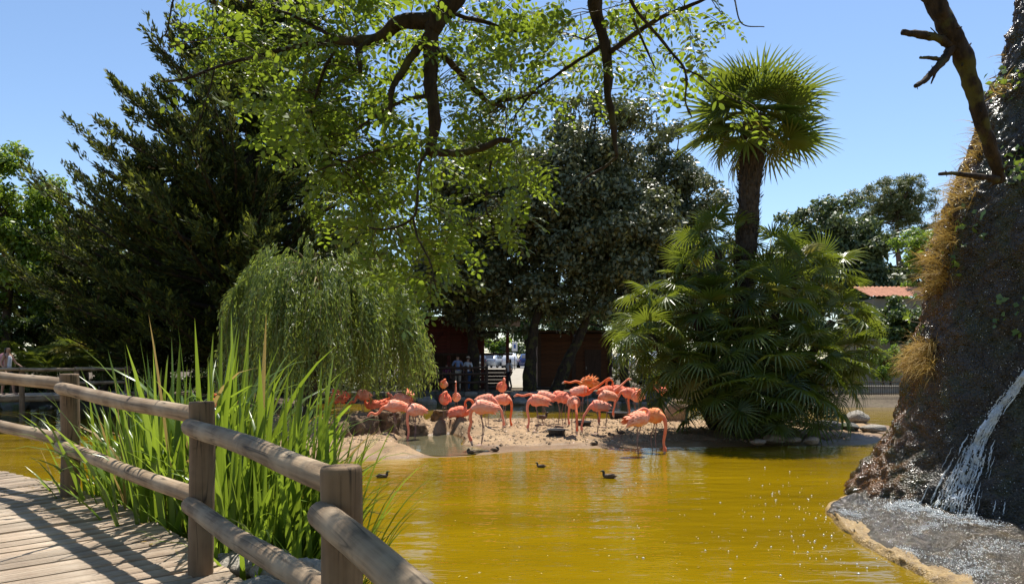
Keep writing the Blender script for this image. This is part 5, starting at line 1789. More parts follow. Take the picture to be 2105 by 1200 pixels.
# orange brown kiosk behind the leaning trunks
kx = P(1180, 730, 42.5)
kiosk = thing('timber_kiosk', 'orange brown wooden kiosk behind the leaning oak trunks', 'kiosk', (kx[0], 42.5, 0.5))
board_wall(kiosk, -2.0, 1.9, -0.1, 2.9, -1.0, M['terra'], 0.22)
for x in (-2.0, -0.1, 1.9):
    mb1 = MB(); add_box(mb1, (x - 0.1, -1.1, -0.2), (x + 0.1, -0.92, 3.0)); mb1.build('post', M['dark_wood'], kiosk, smooth=False)
mb1 = MB(); add_box(mb1, (0.5, -1.06, 0.0), (1.4, -1.03, 2.1)); dr = mb1.build('door', M['dark_wood'], kiosk, smooth=False)
mb1 = MB(); add_box(mb1, (0.56, -1.10, 1.0), (0.62, -1.06, 1.16)); mb1.build('handle', M['stone'], dr, smooth=False)
for sx in (-2.05, 1.95):
    mb1 = MB(); add_box(mb1, (sx - 0.04, -0.95, -0.2), (sx + 0.04, 1.5, 2.9)); mb1.build('side_wall', M['terra'], kiosk, smooth=False)
mb1 = MB(); add_box(mb1, (-2.0, 1.4, -0.2), (1.9, 1.5, 2.9)); mb1.build('back_wall', M['terra'], kiosk, smooth=False)
mb1 = MB(); add_box(mb1, (-2.0, -0.975, -0.2), (1.9, -0.93, 2.95)); mb1.build('lining', M['dark_wood'], kiosk, smooth=False)
roof_slab(kiosk, -2.5, 2.4, -1.6, 1.8, 3.05, 2.9, M['dark_wood'])

def log_fence(name, label, pts, zg, hgt, rails, cat='fence', deck=None, group=None, mats=('post', 'log')):
    pts = [np.array(p, float) for p in pts]
    th = thing(name, label, cat, (pts[0][0], pts[0][1], zg), 0, group)
    o0 = np.array([pts[0][0], pts[0][1], zg])
    for q, p in enumerate(pts):
        V, F, C = log_tube(hgt + (0.9 if deck else 0.2), 0.085, 0.082, 400 + q, axis=2, n=8, sides=9)
        mb = MB().add(V, F); mb.F.append(C); mb.M.append(np.zeros(len(C), np.int32))
        mb.build('post', M[mats[0]], th, tuple(np.array([p[0], p[1], zg - (0.9 if deck else 0.2)]) - o0))
    for q in range(len(pts) - 1):
        for rz in rails:
            a = np.array([pts[q][0], pts[q][1] - 0.09, zg + rz]) - o0
            b = np.array([pts[q + 1][0], pts[q + 1][1] - 0.09, zg + rz + random.uniform(-0.03, 0.03)]) - o0
            log_between('rail', a, b, 0.062, 0.058, 420 + q * 5 + int(rz * 10), M[mats[1]], th)
    if deck:
        mb = MB()
        a, b = pts[0] - o0[:2], pts[-1] - o0[:2]
        for off in (-0.05, 1.9):
            V, F, C = log_tube(np.linalg.norm(b - a), 0.12, 0.12, 440, n=10, sides=9)
            mb1 = MB().add(V, F)
            o = mb1.build('beam', M['log'], th, (a[0], a[1] + off, -0.12))
            o.rotation_euler = (0, 0, math.atan2(b[1] - a[1], b[0] - a[0]))
        ln = np.linalg.norm(b - a)
        mp_ = MB(); add_box(mp_, (-0.08, -0.15, -0.04), (0.08, 2.0, 0.0), 0, None, 0.006)
        me = mp_.mesh('plank', M['plank'], False)
        k = 0.1
        while k < ln:
            c = a + (b - a) * k / ln
            link('plank', me, th, (c[0], c[1], 0), (0, 0, math.atan2(b[1] - a[1], b[0] - a[0])))
            k += 0.17
    return th
log_fence('log_fence', 'dark round log fence behind the far wall at the hut', [P(868, 0, 36.6)[:2], P(884, 0, 36.6)[:2], P(932, 0, 36.6)[:2], P(958, 0, 36.6)[:2], P(1000, 0, 36.9)[:2]], 0.5, 1.25, (0.45, 0.85, 1.15), mats=('dark_wood', 'dark_wood'))
log_fence('log_bridge', 'distant log footbridge with rails over the water at far left', [P(-190, 0, 24.6)[:2], P(-70, 0, 25.0)[:2], P(45, 0, 25.4)[:2], P(158, 0, 26.2)[:2], P(262, 0, 27.4)[:2]], 0.86, 0.98, (0.42, 0.90), 'footbridge', True)
# iron railing on a low wall at right
rl = thing('iron_railing', 'thin iron railing above the pale bank at right', 'railing', (P(1760, 800, 34.2)[0], 34.2, 0.45))
mb = MB()
for k in range(64):
    x = -3.2 + k * 0.1
    add_tube(mb, np.array([(x, 0, 0.0), (x, 0, 0.62)]), 0.011, 5)
stuff(mb.build('balusters', M['bark'], rl))
for z in (0.08, 0.6):
    mb = MB(); add_tube(mb, np.array([(-3.2, 0, z), (3.2, 0, z)]), 0.018, 6); mb.build('rail', M['bark'], rl)
pw_ = thing('low_wall', 'pale low wall behind the iron railing at right', 'wall', (P(1760, 800, 35.0)[0], 35.0, 0.4))
mb = MB(); add_box(mb, (-4, 0, -0.2), (4.5, 0.2, 0.38), 0, None, 0.02); mb.build('masonry', M['paving'], pw_, smooth=False)
mb = MB(); add_box(mb, (-4.05, -0.04, 0.383), (4.55, 0.24, 0.45), 0, None, 0.01); mb.build('coping', M['paving'], pw_, smooth=False)

# house with tiled roof at far right
hb = P(1840, 612, 43.5)
house = thing('tiled_house', 'cream house with a terracotta tiled roof behind trees at right', 'house', (hb[0], 43.5, 0.6))
zr = hb[2] - 0.6
mb = MB(); add_box(mb, (-1.2, 0, -0.3), (6, 4, zr - 0.05)); mb.build('wall', M['render'], house, smooth=False)
for x in (-0.3, 1.6, 3.4):
    mb = MB(); add_box(mb, (x - 0.5, -0.02, zr - 2.3), (x + 0.5, 0.05, zr - 1.0)); w = mb.build('window', M['glass'], house, smooth=False)
    mb = MB()
    for bx0, bx1, bz0, bz1 in ((-0.56, -0.5, -2.36, -0.94), (0.5, 0.56, -2.36, -0.94), (-0.5, 0.5, -2.36, -2.3), (-0.5, 0.5, -1.0, -0.94), (-0.03, 0.03, -2.3, -1.0)):
        add_box(mb, (x + bx0, -0.05, zr + bz0), (x + bx1, -0.022, zr + bz1))
    mb.build('frame', M['render'], w, smooth=False)
nx_ = 12 * 28
xs = np.linspace(-1.6, 6.6, nx_)
rows = []
for k in range(15):
    t = k / 14
    for e in (0.0, 0.93):
        tt = min(1, t + e / 14)
        rows.append(np.c_[xs, np.full(nx_, -0.5 + 2.4 * tt), zr + 0.75 * tt + 0.05 * np.abs(np.sin(xs / 0.26 * math.pi)) + 0.04 * (1 - e)])
MB().add(np.vstack(rows), grid(nx_, 30)).build('roof', M['tile'], house)
mb = MB(); add_box(mb, (3, 1.4, zr + 0.4), (3.5, 1.9, zr + 1.3)); mb.build('chimney', M['render'], house, smooth=False)

# tree belt and hedge beyond the car park
shrub(1020, 716, 106, 70, 22, M['green'], 7000, 0.35, 901, 'bright hedge beyond the parked cars', 2.0, gz=1.0)
shrub(1090, 722, 105, 60, 14, M['far'], 6000, 0.35, 902, 'pale hedge behind the white parked car', 2.0, gz=1.0)
shrub(1290, 715, 106, 110, 20, M['green'], 6000, 0.35, 903, 'green hedge beyond the cars right of the kiosk', 2.0, gz=1.0)
for q, (px, D) in enumerate([(700, 120), (850, 118), (960, 122), (1080, 124), (1180, 118), (1290, 121), (1400, 118), (1520, 122), (1640, 116), (420, 118), (1990, 110), (150, 112)]):
    broadleaf('broadleaf_tree', ['distant tree beyond the car park, left of the hut', 'distant tree behind the hut roof', 'distant tree behind the hut opening', 'distant tree straight above the parked white car', 'distant tree behind the kiosk', 'distant tree right of the kiosk', 'distant tree behind the thicket left side', 'distant tree behind the tall palm trunk',
               'distant tree right of the tall palm', 'distant tree behind the cypress trunk', 'distant tree hidden behind the rock mound', 'distant tree at the far left'][q], (P(px, 700, D)[0], D, 1.0),
              [E(px, 640, D, 90, 80, 5), E(px + 40, 680, D, 70, 45, 4)], 40, 6500, 0.6, M['mid'], 910 + q, [([(P(px, 700, D)[0], D, 0.6), (P(px, 700, D)[0], D, 6)], 0.4, 0.15)], group='distant tree belt')

# small parking sign
sg = P(1058, 712, 70)
sign = thing('parking_sign', 'small white sign on a post before the parked cars', 'sign', (sg[0], 70, 0.95))
mb = MB(); add_tube(mb, np.array([(0, 0, -0.2), (0, 0, 2.7)]), 0.035, 6); mb.build('post', M['stone_dark'], sign)
M['signw'] = mat_plain('sign_white', (0.75, 0.76, 0.78), (0.7, 0.7, 0.72), 2, 0.4, 0.4, 0)
M['signb'] = mat_plain('sign_blue', (0.05, 0.12, 0.35), (0.04, 0.10, 0.3), 2, 0.4, 0.4, 0)
zc = sg[2] - 0.95
mb = MB(); add_box(mb, (-0.26, -0.06, zc - 0.42), (0.26, -0.035, zc + 0.42), 0, None, 0.004); pl = mb.build('panel', M['signw'], sign, smooth=False)
mb = MB(); add_box(mb, (-0.10, -0.066, zc - 0.18), (0.10, -0.0605, zc + 0.20)); mb.build('symbol', M['signb'], pl, smooth=False)

# ------------------------------------------------------------------ parked cars
def carpaint(name, c):
    return mat_plain(name, c, tuple(x * 0.95 for x in c), 1, 0.22, 0.5, 0, coat=0.6, metallic=0.1)
M['tyre'] = mat_plain('tyre', (0.02, 0.02, 0.02), (0.015, 0.015, 0.015), 5, 0.8, 0.3, 0)
M['rim'] = mat_plain('rim', (0.5, 0.5, 0.52), (0.4, 0.4, 0.42), 3, 0.3, 0.5, 0, metallic=0.8)
M['tail'] = mat_plain('tail_lamp', (0.45, 0.02, 0.02), (0.3, 0.01, 0.01), 3, 0.2, 0.5, 0)
M['lamp'] = mat_plain('head_lamp', (0.7, 0.72, 0.75), (0.6, 0.62, 0.65), 3, 0.1, 0.6, 0)
M['plate'] = mat_plain('number_plate', (0.7, 0.7, 0.68), (0.65, 0.65, 0.62), 3, 0.4, 0.4, 0)
def car(px, D, rz, paint, label, suv=False, z=1.065):
    x = P(px, 740, D)[0]
    th = thing('parked_car', label, 'car', (x, D, z), rz, 'cars in the car park')
    hb_ = 0.12 if suv else 0.0
    # x forward; stations: x, half width, sill z, belt z, roof z (or belt), roof half width
    st = [(-2.12, 0.62, 0.42, 0.78, 0.80, 0.60), (-2.08, 0.78, 0.32, 0.92, 0.94, 0.66), (-1.85, 0.86, 0.24, 0.96, 1.12 + hb_ * 1.5, 0.66), (-1.35, 0.88, 0.22, 0.97, 1.42 + hb_, 0.60),
          (-0.5, 0.89, 0.20, 0.96, 1.48 + hb_, 0.60), (0.35, 0.89, 0.20, 0.95, 1.42 + hb_, 0.58), (1.05, 0.89, 0.20, 0.94, 1.00 + hb_ * 0.3, 0.64), (1.6, 0.86, 0.22, 0.86, 0.90, 0.62), (2.0, 0.78, 0.28, 0.72, 0.76, 0.58), (2.12, 0.60, 0.36, 0.60, 0.62, 0.50)]
    rows = []
    for a, w, s, b, t, wr in st:
        rows.append([(a, -w * 0.9, s), (a, -w, s + 0.12), (a, -w, (s + b) / 2 + .05), (a, -w * 0.97, b), (a, -wr, t - 0.02), (a, -wr * 0.7, t + 0.015), (a, wr * 0.7, t + 0.015), (a, wr, t - 0.02), (a, w * 0.97, b), (a, w, (s + b) / 2 + .05), (a, w, s + 0.12), (a, w * 0.9, s)])
    n = 12
    V = np.array(rows).reshape(-1, 3)
    F = []
    for i in range(len(st) - 1):
        for j in range(n):
            k = (j + 1) % n
            F.append([i * n + j, i * n + k, (i + 1) * n + k, (i + 1) * n + j])
    mb = MB().add(V, F)
    mb.F.append(np.array([list(range(n))[::-1]])); mb.M.append(np.zeros(1, np.int32))
    mb.F.append(np.array([[(len(st) - 1) * n + q for q in range(n)]])); mb.M.append(np.zeros(1, np.int32))
    mb.build('body', paint, th)
    def quad(name, pts, mat, off):
        pts = np.array(pts, float)
        nn = unit(np.cross(pts[1] - pts[0], pts[2] - pts[0]))
        c = pts.mean(0)
        if np.dot(nn, c - np.array([0, 0, 0.7])) < 0:
            nn = -nn
        V = np.vstack([pts + nn * off, pts - nn * 0.02])
        F = [[0, 1, 2, 3], [7, 6, 5, 4]] + [[q, (q + 1) % 4, 4 + (q + 1) % 4, 4 + q] for q in range(4)]
        return MB().add(V, F).build(name, mat, th, smooth=False)
    def at(i, f, u):
        """point on station mix i+f, u from belt(0) to roof(1), right side"""
        a = np.array(st[i]) * (1 - f) + np.array(st[i + 1]) * f
        return np.array([a[0], a[1] * 0.97 * (1 - u) + a[5] * u, a[3] * (1 - u) + (a[4] - 0.02) * u])
    for sgn in (1, -1):
        for (i0, f0, i1, f1) in ((2, 0.6, 3, 0.85), (3, 0.95, 4, 0.95), (5, 0.0, 5, 0.62)):
            pts = [at(i0, f0, 0.1), at(i1, f1, 0.1), at(i1, f1, 0.88), at(i0, f0, 0.88)]
            quad('side_window', [p * np.array([1, sgn, 1]) for p in pts], M['glass'], 0.012)
        quad('rear_lamp', [(-2.09, sgn * 0.55, 0.70), (-2.06, sgn * 0.80, 0.72), (-2.0, sgn * 0.82, 0.92), (-2.07, sgn * 0.58, 0.90)], M['tail'], 0.03)
        quad('headlight', [(2.08, sgn * 0.42, 0.55), (1.98, sgn * 0.76, 0.58), (1.90, sgn * 0.78, 0.72), (2.02, sgn * 0.45, 0.68)], M['lamp'], 0.03)
    z1, z2 = 0.97, 1.36 + hb_
    quad('rear_window', [(-1.98, -0.60, 1.02), (-1.98, 0.60, 1.02), (-1.45, 0.52, z2), (-1.45, -0.52, z2)], M['glass'], 0.04)
    quad('windscreen', [(1.0, -0.66, 1.02), (1.0, 0.66, 1.02), (0.42, 0.54, z2), (0.42, -0.54, z2)], M['glass'], 0.03)
    quad('number_plate', [(-2.13, -0.26, 0.55), (-2.13, 0.26, 0.55), (-2.13, 0.26, 0.66), (-2.13, -0.26, 0.66)], M['plate'], 0.015)
    for wxp in (-1.3, 1.32):
        for sgn in (1, -1):
            mb = MB()
            t = np.linspace(0, 2 * math.pi, 25)
            ring = np.stack([0.25 * np.cos(t), 0 * t, 0.25 * np.sin(t)], -1)
            add_tube(mb, ring, 0.085, 8, 0, False)
            w = mb.build('wheel', M['tyre'], th, (wxp, sgn * 0.80, 0.325))
            mb = MB()
            add_tube(mb, np.array([(0, -0.07, 0), (0, 0.07, 0)]), [0.2, 0.2], 14)
            mb.build('rim', M['rim'], w)
white, silver, blue, black, grey = carpaint('paint_white', (0.75, 0.76, 0.78)), carpaint('paint_silver', (0.45, 0.50, 0.55)), carpaint('paint_blue', (0.03, 0.05, 0.16)), carpaint('paint_black', (0.03, 0.03, 0.035)), carpaint('paint_grey', (0.20, 0.24, 0.27))
car(1016, 80, R(72), silver, 'silver car with pale windscreen left of the white estate car')
car(1049, 80.5, R(88), white, 'white car seen from behind between the hut post and the oak trunk', True)
car(1082, 80, R(92), blue, 'dark blue car just left of the wide oak trunk')
car(1108, 82, R(100), white, 'white car showing just right of the wide oak trunk')
car(1246, 70, R(84), black, 'dark car between the kiosk and the palm thicket')
car(1282, 70.5, R(88), white, 'white car half hidden by the palm fronds')
car(1356, 62, R(60), silver, 'silver hatchback seen above the standing flamingo beside the palms', True)
car(985, 79, R(90), black, 'dark car behind the hut opening')
# ------------------------------------------------------------------ people
def skin_obj(name, verts, edges, mat, parent, root=0, sub=2):
    me = bpy.data.meshes.new(name)
    me.from_pydata([v[0] for v in verts], edges, [])
    me.materials.append(mat)
    o = link(name, me, parent)
    o.modifiers.new('Skin', 'SKIN')
    o.modifiers['Skin'].use_smooth_shade = True
    sv = me.skin_vertices[0].data
    for q, v in enumerate(verts):
        r = v[1]
        sv[q].radius = r if isinstance(r, tuple) else (r, r)
        sv[q].use_root = (q == root)
    s = o.modifiers.new('Subdivision', 'SUBSURF')
    s.levels = sub
    s.render_levels = sub
    return o
def flat(name, c, rough=0.8):
    return mat_plain(name, c, tuple(x * 0.82 for x in c), 12, rough, 0.3, 0.15)
M['skin_tan'] = flat('skin_tan', (0.42, 0.24, 0.16), 0.55)
M['hair'] = flat('hair_dark', (0.025, 0.017, 0.012), 0.6)
def person(loc, rz, hgt_, label, top, bottom, legs_long=True, arms=None, sleeve=True, long_hair=False, cap=None, bag=None, stride=0.12):
    th = thing('person', label, 'person', loc, rz)
    th.scale = (hgt_ / 1.7,) * 3
    arms = arms or [((0.02, 0.24, 1.14), (0.06, 0.26, 0.90)), ((0.02, -0.24, 1.14), (0.06, -0.26, 0.90))]
    V, Ed, name = [], [], {}
    def v(key, p, r, link_to=None):
        name[key] = len(V)
        V.append((p, r))
        if link_to:
            Ed.append((name[link_to], name[key]))
    v('pelvis', (0, 0, 0.95), (0.10, 0.14))
    v('waist', (0, 0, 1.10), (0.085, 0.115), 'pelvis')
    v('chest', (0.01, 0, 1.30), (0.10, 0.14), 'waist')
    v('neckb', (0, 0, 1.42), (0.07, 0.09), 'chest')
    v('neck', (0.01, 0, 1.48), 0.048, 'neckb')
    v('head0', (0.02, 0, 1.55), (0.075, 0.06), 'neck')
    v('head1', (0.02, 0, 1.62), (0.095, 0.075), 'head0')
    v('head2', (0.01, 0, 1.68), (0.07, 0.06), 'head1')
    v('nose', (0.105, 0, 1.60), 0.014, 'head1')
    for s, sg in (('l', 1), ('r', -1)):
        el, wr = arms[0 if sg == 1 else 1]
        v('sh' + s, (0, 0.165 * sg, 1.38), 0.055, 'neckb')
        v('el' + s, el, 0.038, 'sh' + s)
        v('wr' + s, wr, 0.026, 'el' + s)
        d = unit(np.array(wr) - np.array(el))
        pm_ = np.array(wr) + d * 0.06
        v('pa' + s, tuple(pm_), (0.036, 0.018), 'wr' + s)
        side = unit(np.cross(d, [1.0, 0.2, 0.1]))
        for f in range(4):
            ln = (0.062, 0.074, 0.07, 0.055)[f]
            b = pm_ + d * 0.035 + side * (f - 1.5) * 0.019
            v('f%d%s' % (f, s), tuple(b), 0.009, 'pa' + s)
            v('g%d%s' % (f, s), tuple(b + d * ln + np.array([0.015, 0, 0])), 0.007, 'f%d%s' % (f, s))
        v('th' + s, tuple(np.array(wr) + d * 0.05 - side * 0.04), 0.009, 'pa' + s)
        st = stride * sg
        v('hip' + s, (0, 0.085 * sg, 0.88), 0.085, 'pelvis')
        v('kn' + s, (st * 0.6 + 0.02, 0.09 * sg, 0.49), 0.055, 'hip' + s)
        v('an' + s, (st, 0.09 * sg, 0.08), 0.036, 'kn' + s)
        v('toe' + s, (st + 0.15, 0.10 * sg, 0.035), (0.03, 0.04), 'an' + s)
    skin_obj('body', V, Ed, M['skin_tan'], th, 0, 1)
    def sub(keys, grow, nm, mat):
        ids = {k: q for q, k in enumerate(keys)}
        vv = [(V[name[k]][0], tuple(x * grow + 0.006 for x in (V[name[k]][1] if isinstance(V[name[k]][1], tuple) else (V[name[k]][1],) * 2))) for k in keys]
        ee = [(ids[a], ids[b]) for a, b in ((k1, k2) for k1 in keys for k2 in keys) if (name[a], name[b]) in Ed]
        return skin_obj(nm, vv, ee, mat, th, 0, 1)
    ks = ['waist', 'chest', 'neckb', 'pelvis']
    if sleeve:
        ks += ['shl', 'ell', 'shr', 'elr']
    sub(ks, 1.12, 'shirt', top)
    sub(['pelvis', 'hipl', 'knl', 'hipr', 'knr'] + (['anl', 'anr'] if legs_long else []), 1.10, 'trousers' if legs_long else 'shorts', bottom)
    hv = [((-0.01, 0, 1.66), (0.098, 0.082)), ((-0.04, 0, 1.60), (0.085, 0.078))]
    he = [(0, 1)]
    if long_hair:
        hv += [((-0.085, 0, 1.50), 0.05), ((-0.10, 0, 1.36), 0.03)]
        he += [(1, 2), (2, 3)]
    skin_obj('hair', hv, he, M['hair'], th, 0, 2)
    if cap:
        mb = MB()
        t = np.linspace(0, 1.5, 7)
        rows = [[(0.112 * math.cos(a) * math.cos(b) + 0.01, 0.10 * math.cos(a) * math.sin(b), 1.665 + 0.09 * math.sin(a)) for b in np.linspace(0, 6.283, 16, endpoint=False)] for a in t]
        F = [[i * 16 + j, i * 16 + (j + 1) % 16, (i + 1) * 16 + (j + 1) % 16, (i + 1) * 16 + j] for i in range(6) for j in range(16)]
        mb.add(np.array(rows).reshape(-1, 3), F)
        add_box(mb, (0.08, -0.07, 1.655), (0.20, 0.07, 1.668))
        mb.build('cap', cap, th)
    return th
W_, B_, PK = flat('white_cotton', (0.72, 0.72, 0.74)), flat('blue_cotton', (0.22, 0.30, 0.50)), flat('pink_fabric', (0.60, 0.28, 0.30))
DK, NV, BE = flat('dark_fabric', (0.03, 0.03, 0.035)), flat('navy_denim', (0.05, 0.09, 0.19)), flat('beige_cotton', (0.45, 0.38, 0.28))
def gpos(px, D, z):
    return (P(px, 0, D)[0], D, z)
pl_ = person(gpos(16, 25.95, 0.86), R(-8), 1.66, 'woman in white tank top with pink backpack on the distant log bridge', W_, DK, False, [((0.12, 0.22, 1.14), (0.34, 0.20, 1.02)), ((-0.06, -0.24, 1.13), (0.10, -0.27, 0.93))], False, True, stride=0.16)
mb = MB()
V, F = rough_lump(950, 3, 0.05, 1.0)
mb.add(V * np.array([0.11, 0.15, 0.23]) + np.array([-0.2, 0, 1.22]), F)
bp = mb.build('backpack', PK, None, pl_.location)
bp.rotation_euler = pl_.rotation_euler
tag(bp, 'pink backpack worn by the woman on the distant log bridge', 'backpack')
person(gpos(941, 37.6, 0.5), R(100), 1.78, 'person in light blue shirt at the log fence by the hut', B_, BE, True, [((0.10, 0.25, 1.18), (0.30, 0.2, 1.08)), ((0.10, -0.25, 1.18), (0.30, -0.2, 1.08))])
person(gpos(962, 37.9, 0.5), R(70), 1.68, 'person in white shirt, blue trousers and pale cap beside the hut', W_, NV, True, None, True, False, BE)
person(gpos(918, 38.3, 0.5), R(80), 1.35, 'small person in dark pink shirt left of the blue shirt', flat('plum_cotton', (0.20, 0.05, 0.12)), DK, True)
person(gpos(1047, 39.4, 0.5), R(-150), 1.62, 'woman in white shirt and dark trousers walking on the sunlit path', W_, DK, True, [((-0.05, 0.24, 1.13), (0.04, 0.24, 0.90)), ((0.06, -0.24, 1.15), (0.16, -0.22, 0.93))], True, True, stride=0.2)

# ------------------------------------------------------------------ flamingos
def mat_plume(name, c1, c2, c3):
    m, nt, out = nmat(name)
    v = coords(nt, (5, 9, 9))
    n = noise(nt, v, 1.0, 4, 0.6)
    oi = nt.nodes.new('ShaderNodeObjectInfo').outputs['Random']
    c = ramp(nt, n, [(0.25, c2), (0.5, c1), (0.72, c3)])
    c = mixc(nt, math_n(nt, 'MULTIPLY', oi, 0.34), c, (0.90, 0.52, 0.42))
    b = noise(nt, coords(nt, (10, 40, 40)), 1.0, 4)
    p = princ(nt, out, c, 0.75, 0.2, bump(nt, b, 0.5, 0.01))
    p.inputs['Subsurface Weight'].default_value = 0.0
    return m
M['coral'] = mat_plume('coral_plumage', (0.92, 0.175, 0.075), (0.84, 0.09, 0.030), (0.93, 0.36, 0.23))
M['pale'] = mat_plume('pale_pink_plumage', (0.92, 0.33, 0.19), (0.88, 0.17, 0.065), (0.93, 0.60, 0.46))
M['orange'] = mat_plume('orange_plumage', (0.88, 0.26, 0.06), (0.78, 0.14, 0.03), (0.92, 0.46, 0.22))
M['neck'] = mat_plume('neck_plumage', (0.88, 0.17, 0.05), (0.78, 0.10, 0.025), (0.90, 0.30, 0.14))
M['leg'] = mat_plain('flamingo_leg', (0.34, 0.20, 0.17), (0.14, 0.09, 0.085), 14, 0.6, 0.3, 0)
M['bill'] = mat_plain('bill_black', (0.02, 0.02, 0.02), (0.015, 0.015, 0.015), 5, 0.4, 0.4, 0)
M['bill_base'] = mat_plain('bill_pale', (0.62, 0.42, 0.34), (0.5, 0.32, 0.26), 9, 0.5, 0.3, 0)
NECK = {  # neck path after the chest, then head; relative to the hip
    'down': [(.235, 0, .06), (.26, 0, -.07), (.245, 0, -.22), (.215, 0, -.37), (.22, 0, -.49), (.245, 0, -.565)],
    'down_s': [(.24, 0, .06), (.265, 0, -.06), (.25, 0, -.20), (.29, 0, -.34), (.30, 0, -.46), (.26, 0, -.56)],
    'reach': [(.25, 0, .07), (.32, 0, -.03), (.40, 0, -.15), (.43, 0, -.29), (.47, 0, -.42), (.47, 0, -.50)],
    'up': [(.28, 0, .22), (.31, 0, .34), (.27, 0, .46), (.235, 0, .57), (.26, 0, .68), (.32, 0, .72)],
    'tuck': [(.27, 0.01, .24), (.27, .05, .32), (.19, .085, .35), (.09, .08, .325), (-.02, .06, .29), (-.08, .05, .27)],
    'preen': [(.29, .03, .22), (.33, .09, .29), (.30, .17, .31), (.20, .19, .27), (.12, .18, .20), (.06, .165, .15)],
    'curl': [(.28, 0, .25), (.33, 0, .38), (.43, 0, .42), (.50, 0, .34), (.45, 0, .24), (.36, 0, .22)],
    'fwd': [(.31, 0, .18), (.42, 0, .20), (.53, 0, .17), (.63, 0, .16), (.72, 0, .18), (.78, 0, .18)],
    'fwd_up': [(.31, 0, .20), (.42, 0, .26), (.52, 0, .34), (.62, 0, .42), (.72, 0, .50), (.78, 0, .52)],
    'loop': [(.29, 0, .20), (.37, 0, .33), (.33, 0, .46), (.22, 0, .50), (.14, 0, .42), (.15, 0, .33)],
    'low': [(.30, 0, .10), (.40, 0, -.02), (.50, 0, -.06), (.60, 0, -.02), (.68, 0, -.10), (.70, 0, -.18)],
}
BILL = {'down': (-.06, 0, -.09), 'down_s': (-.02, 0, -.1), 'reach': (-.03, 0, -.1), 'up': (.08, 0, -.08), 'tuck': (-.08, -.02, -.06), 'preen': (-.07, -.06, -.06), 'curl': (-.09, 0, -.05),
        'fwd': (.07, 0, -.08), 'fwd_up': (.09, 0, -.03), 'loop': (.03, 0, -.10), 'low': (.03, 0, -.1)}
FEA_V = None
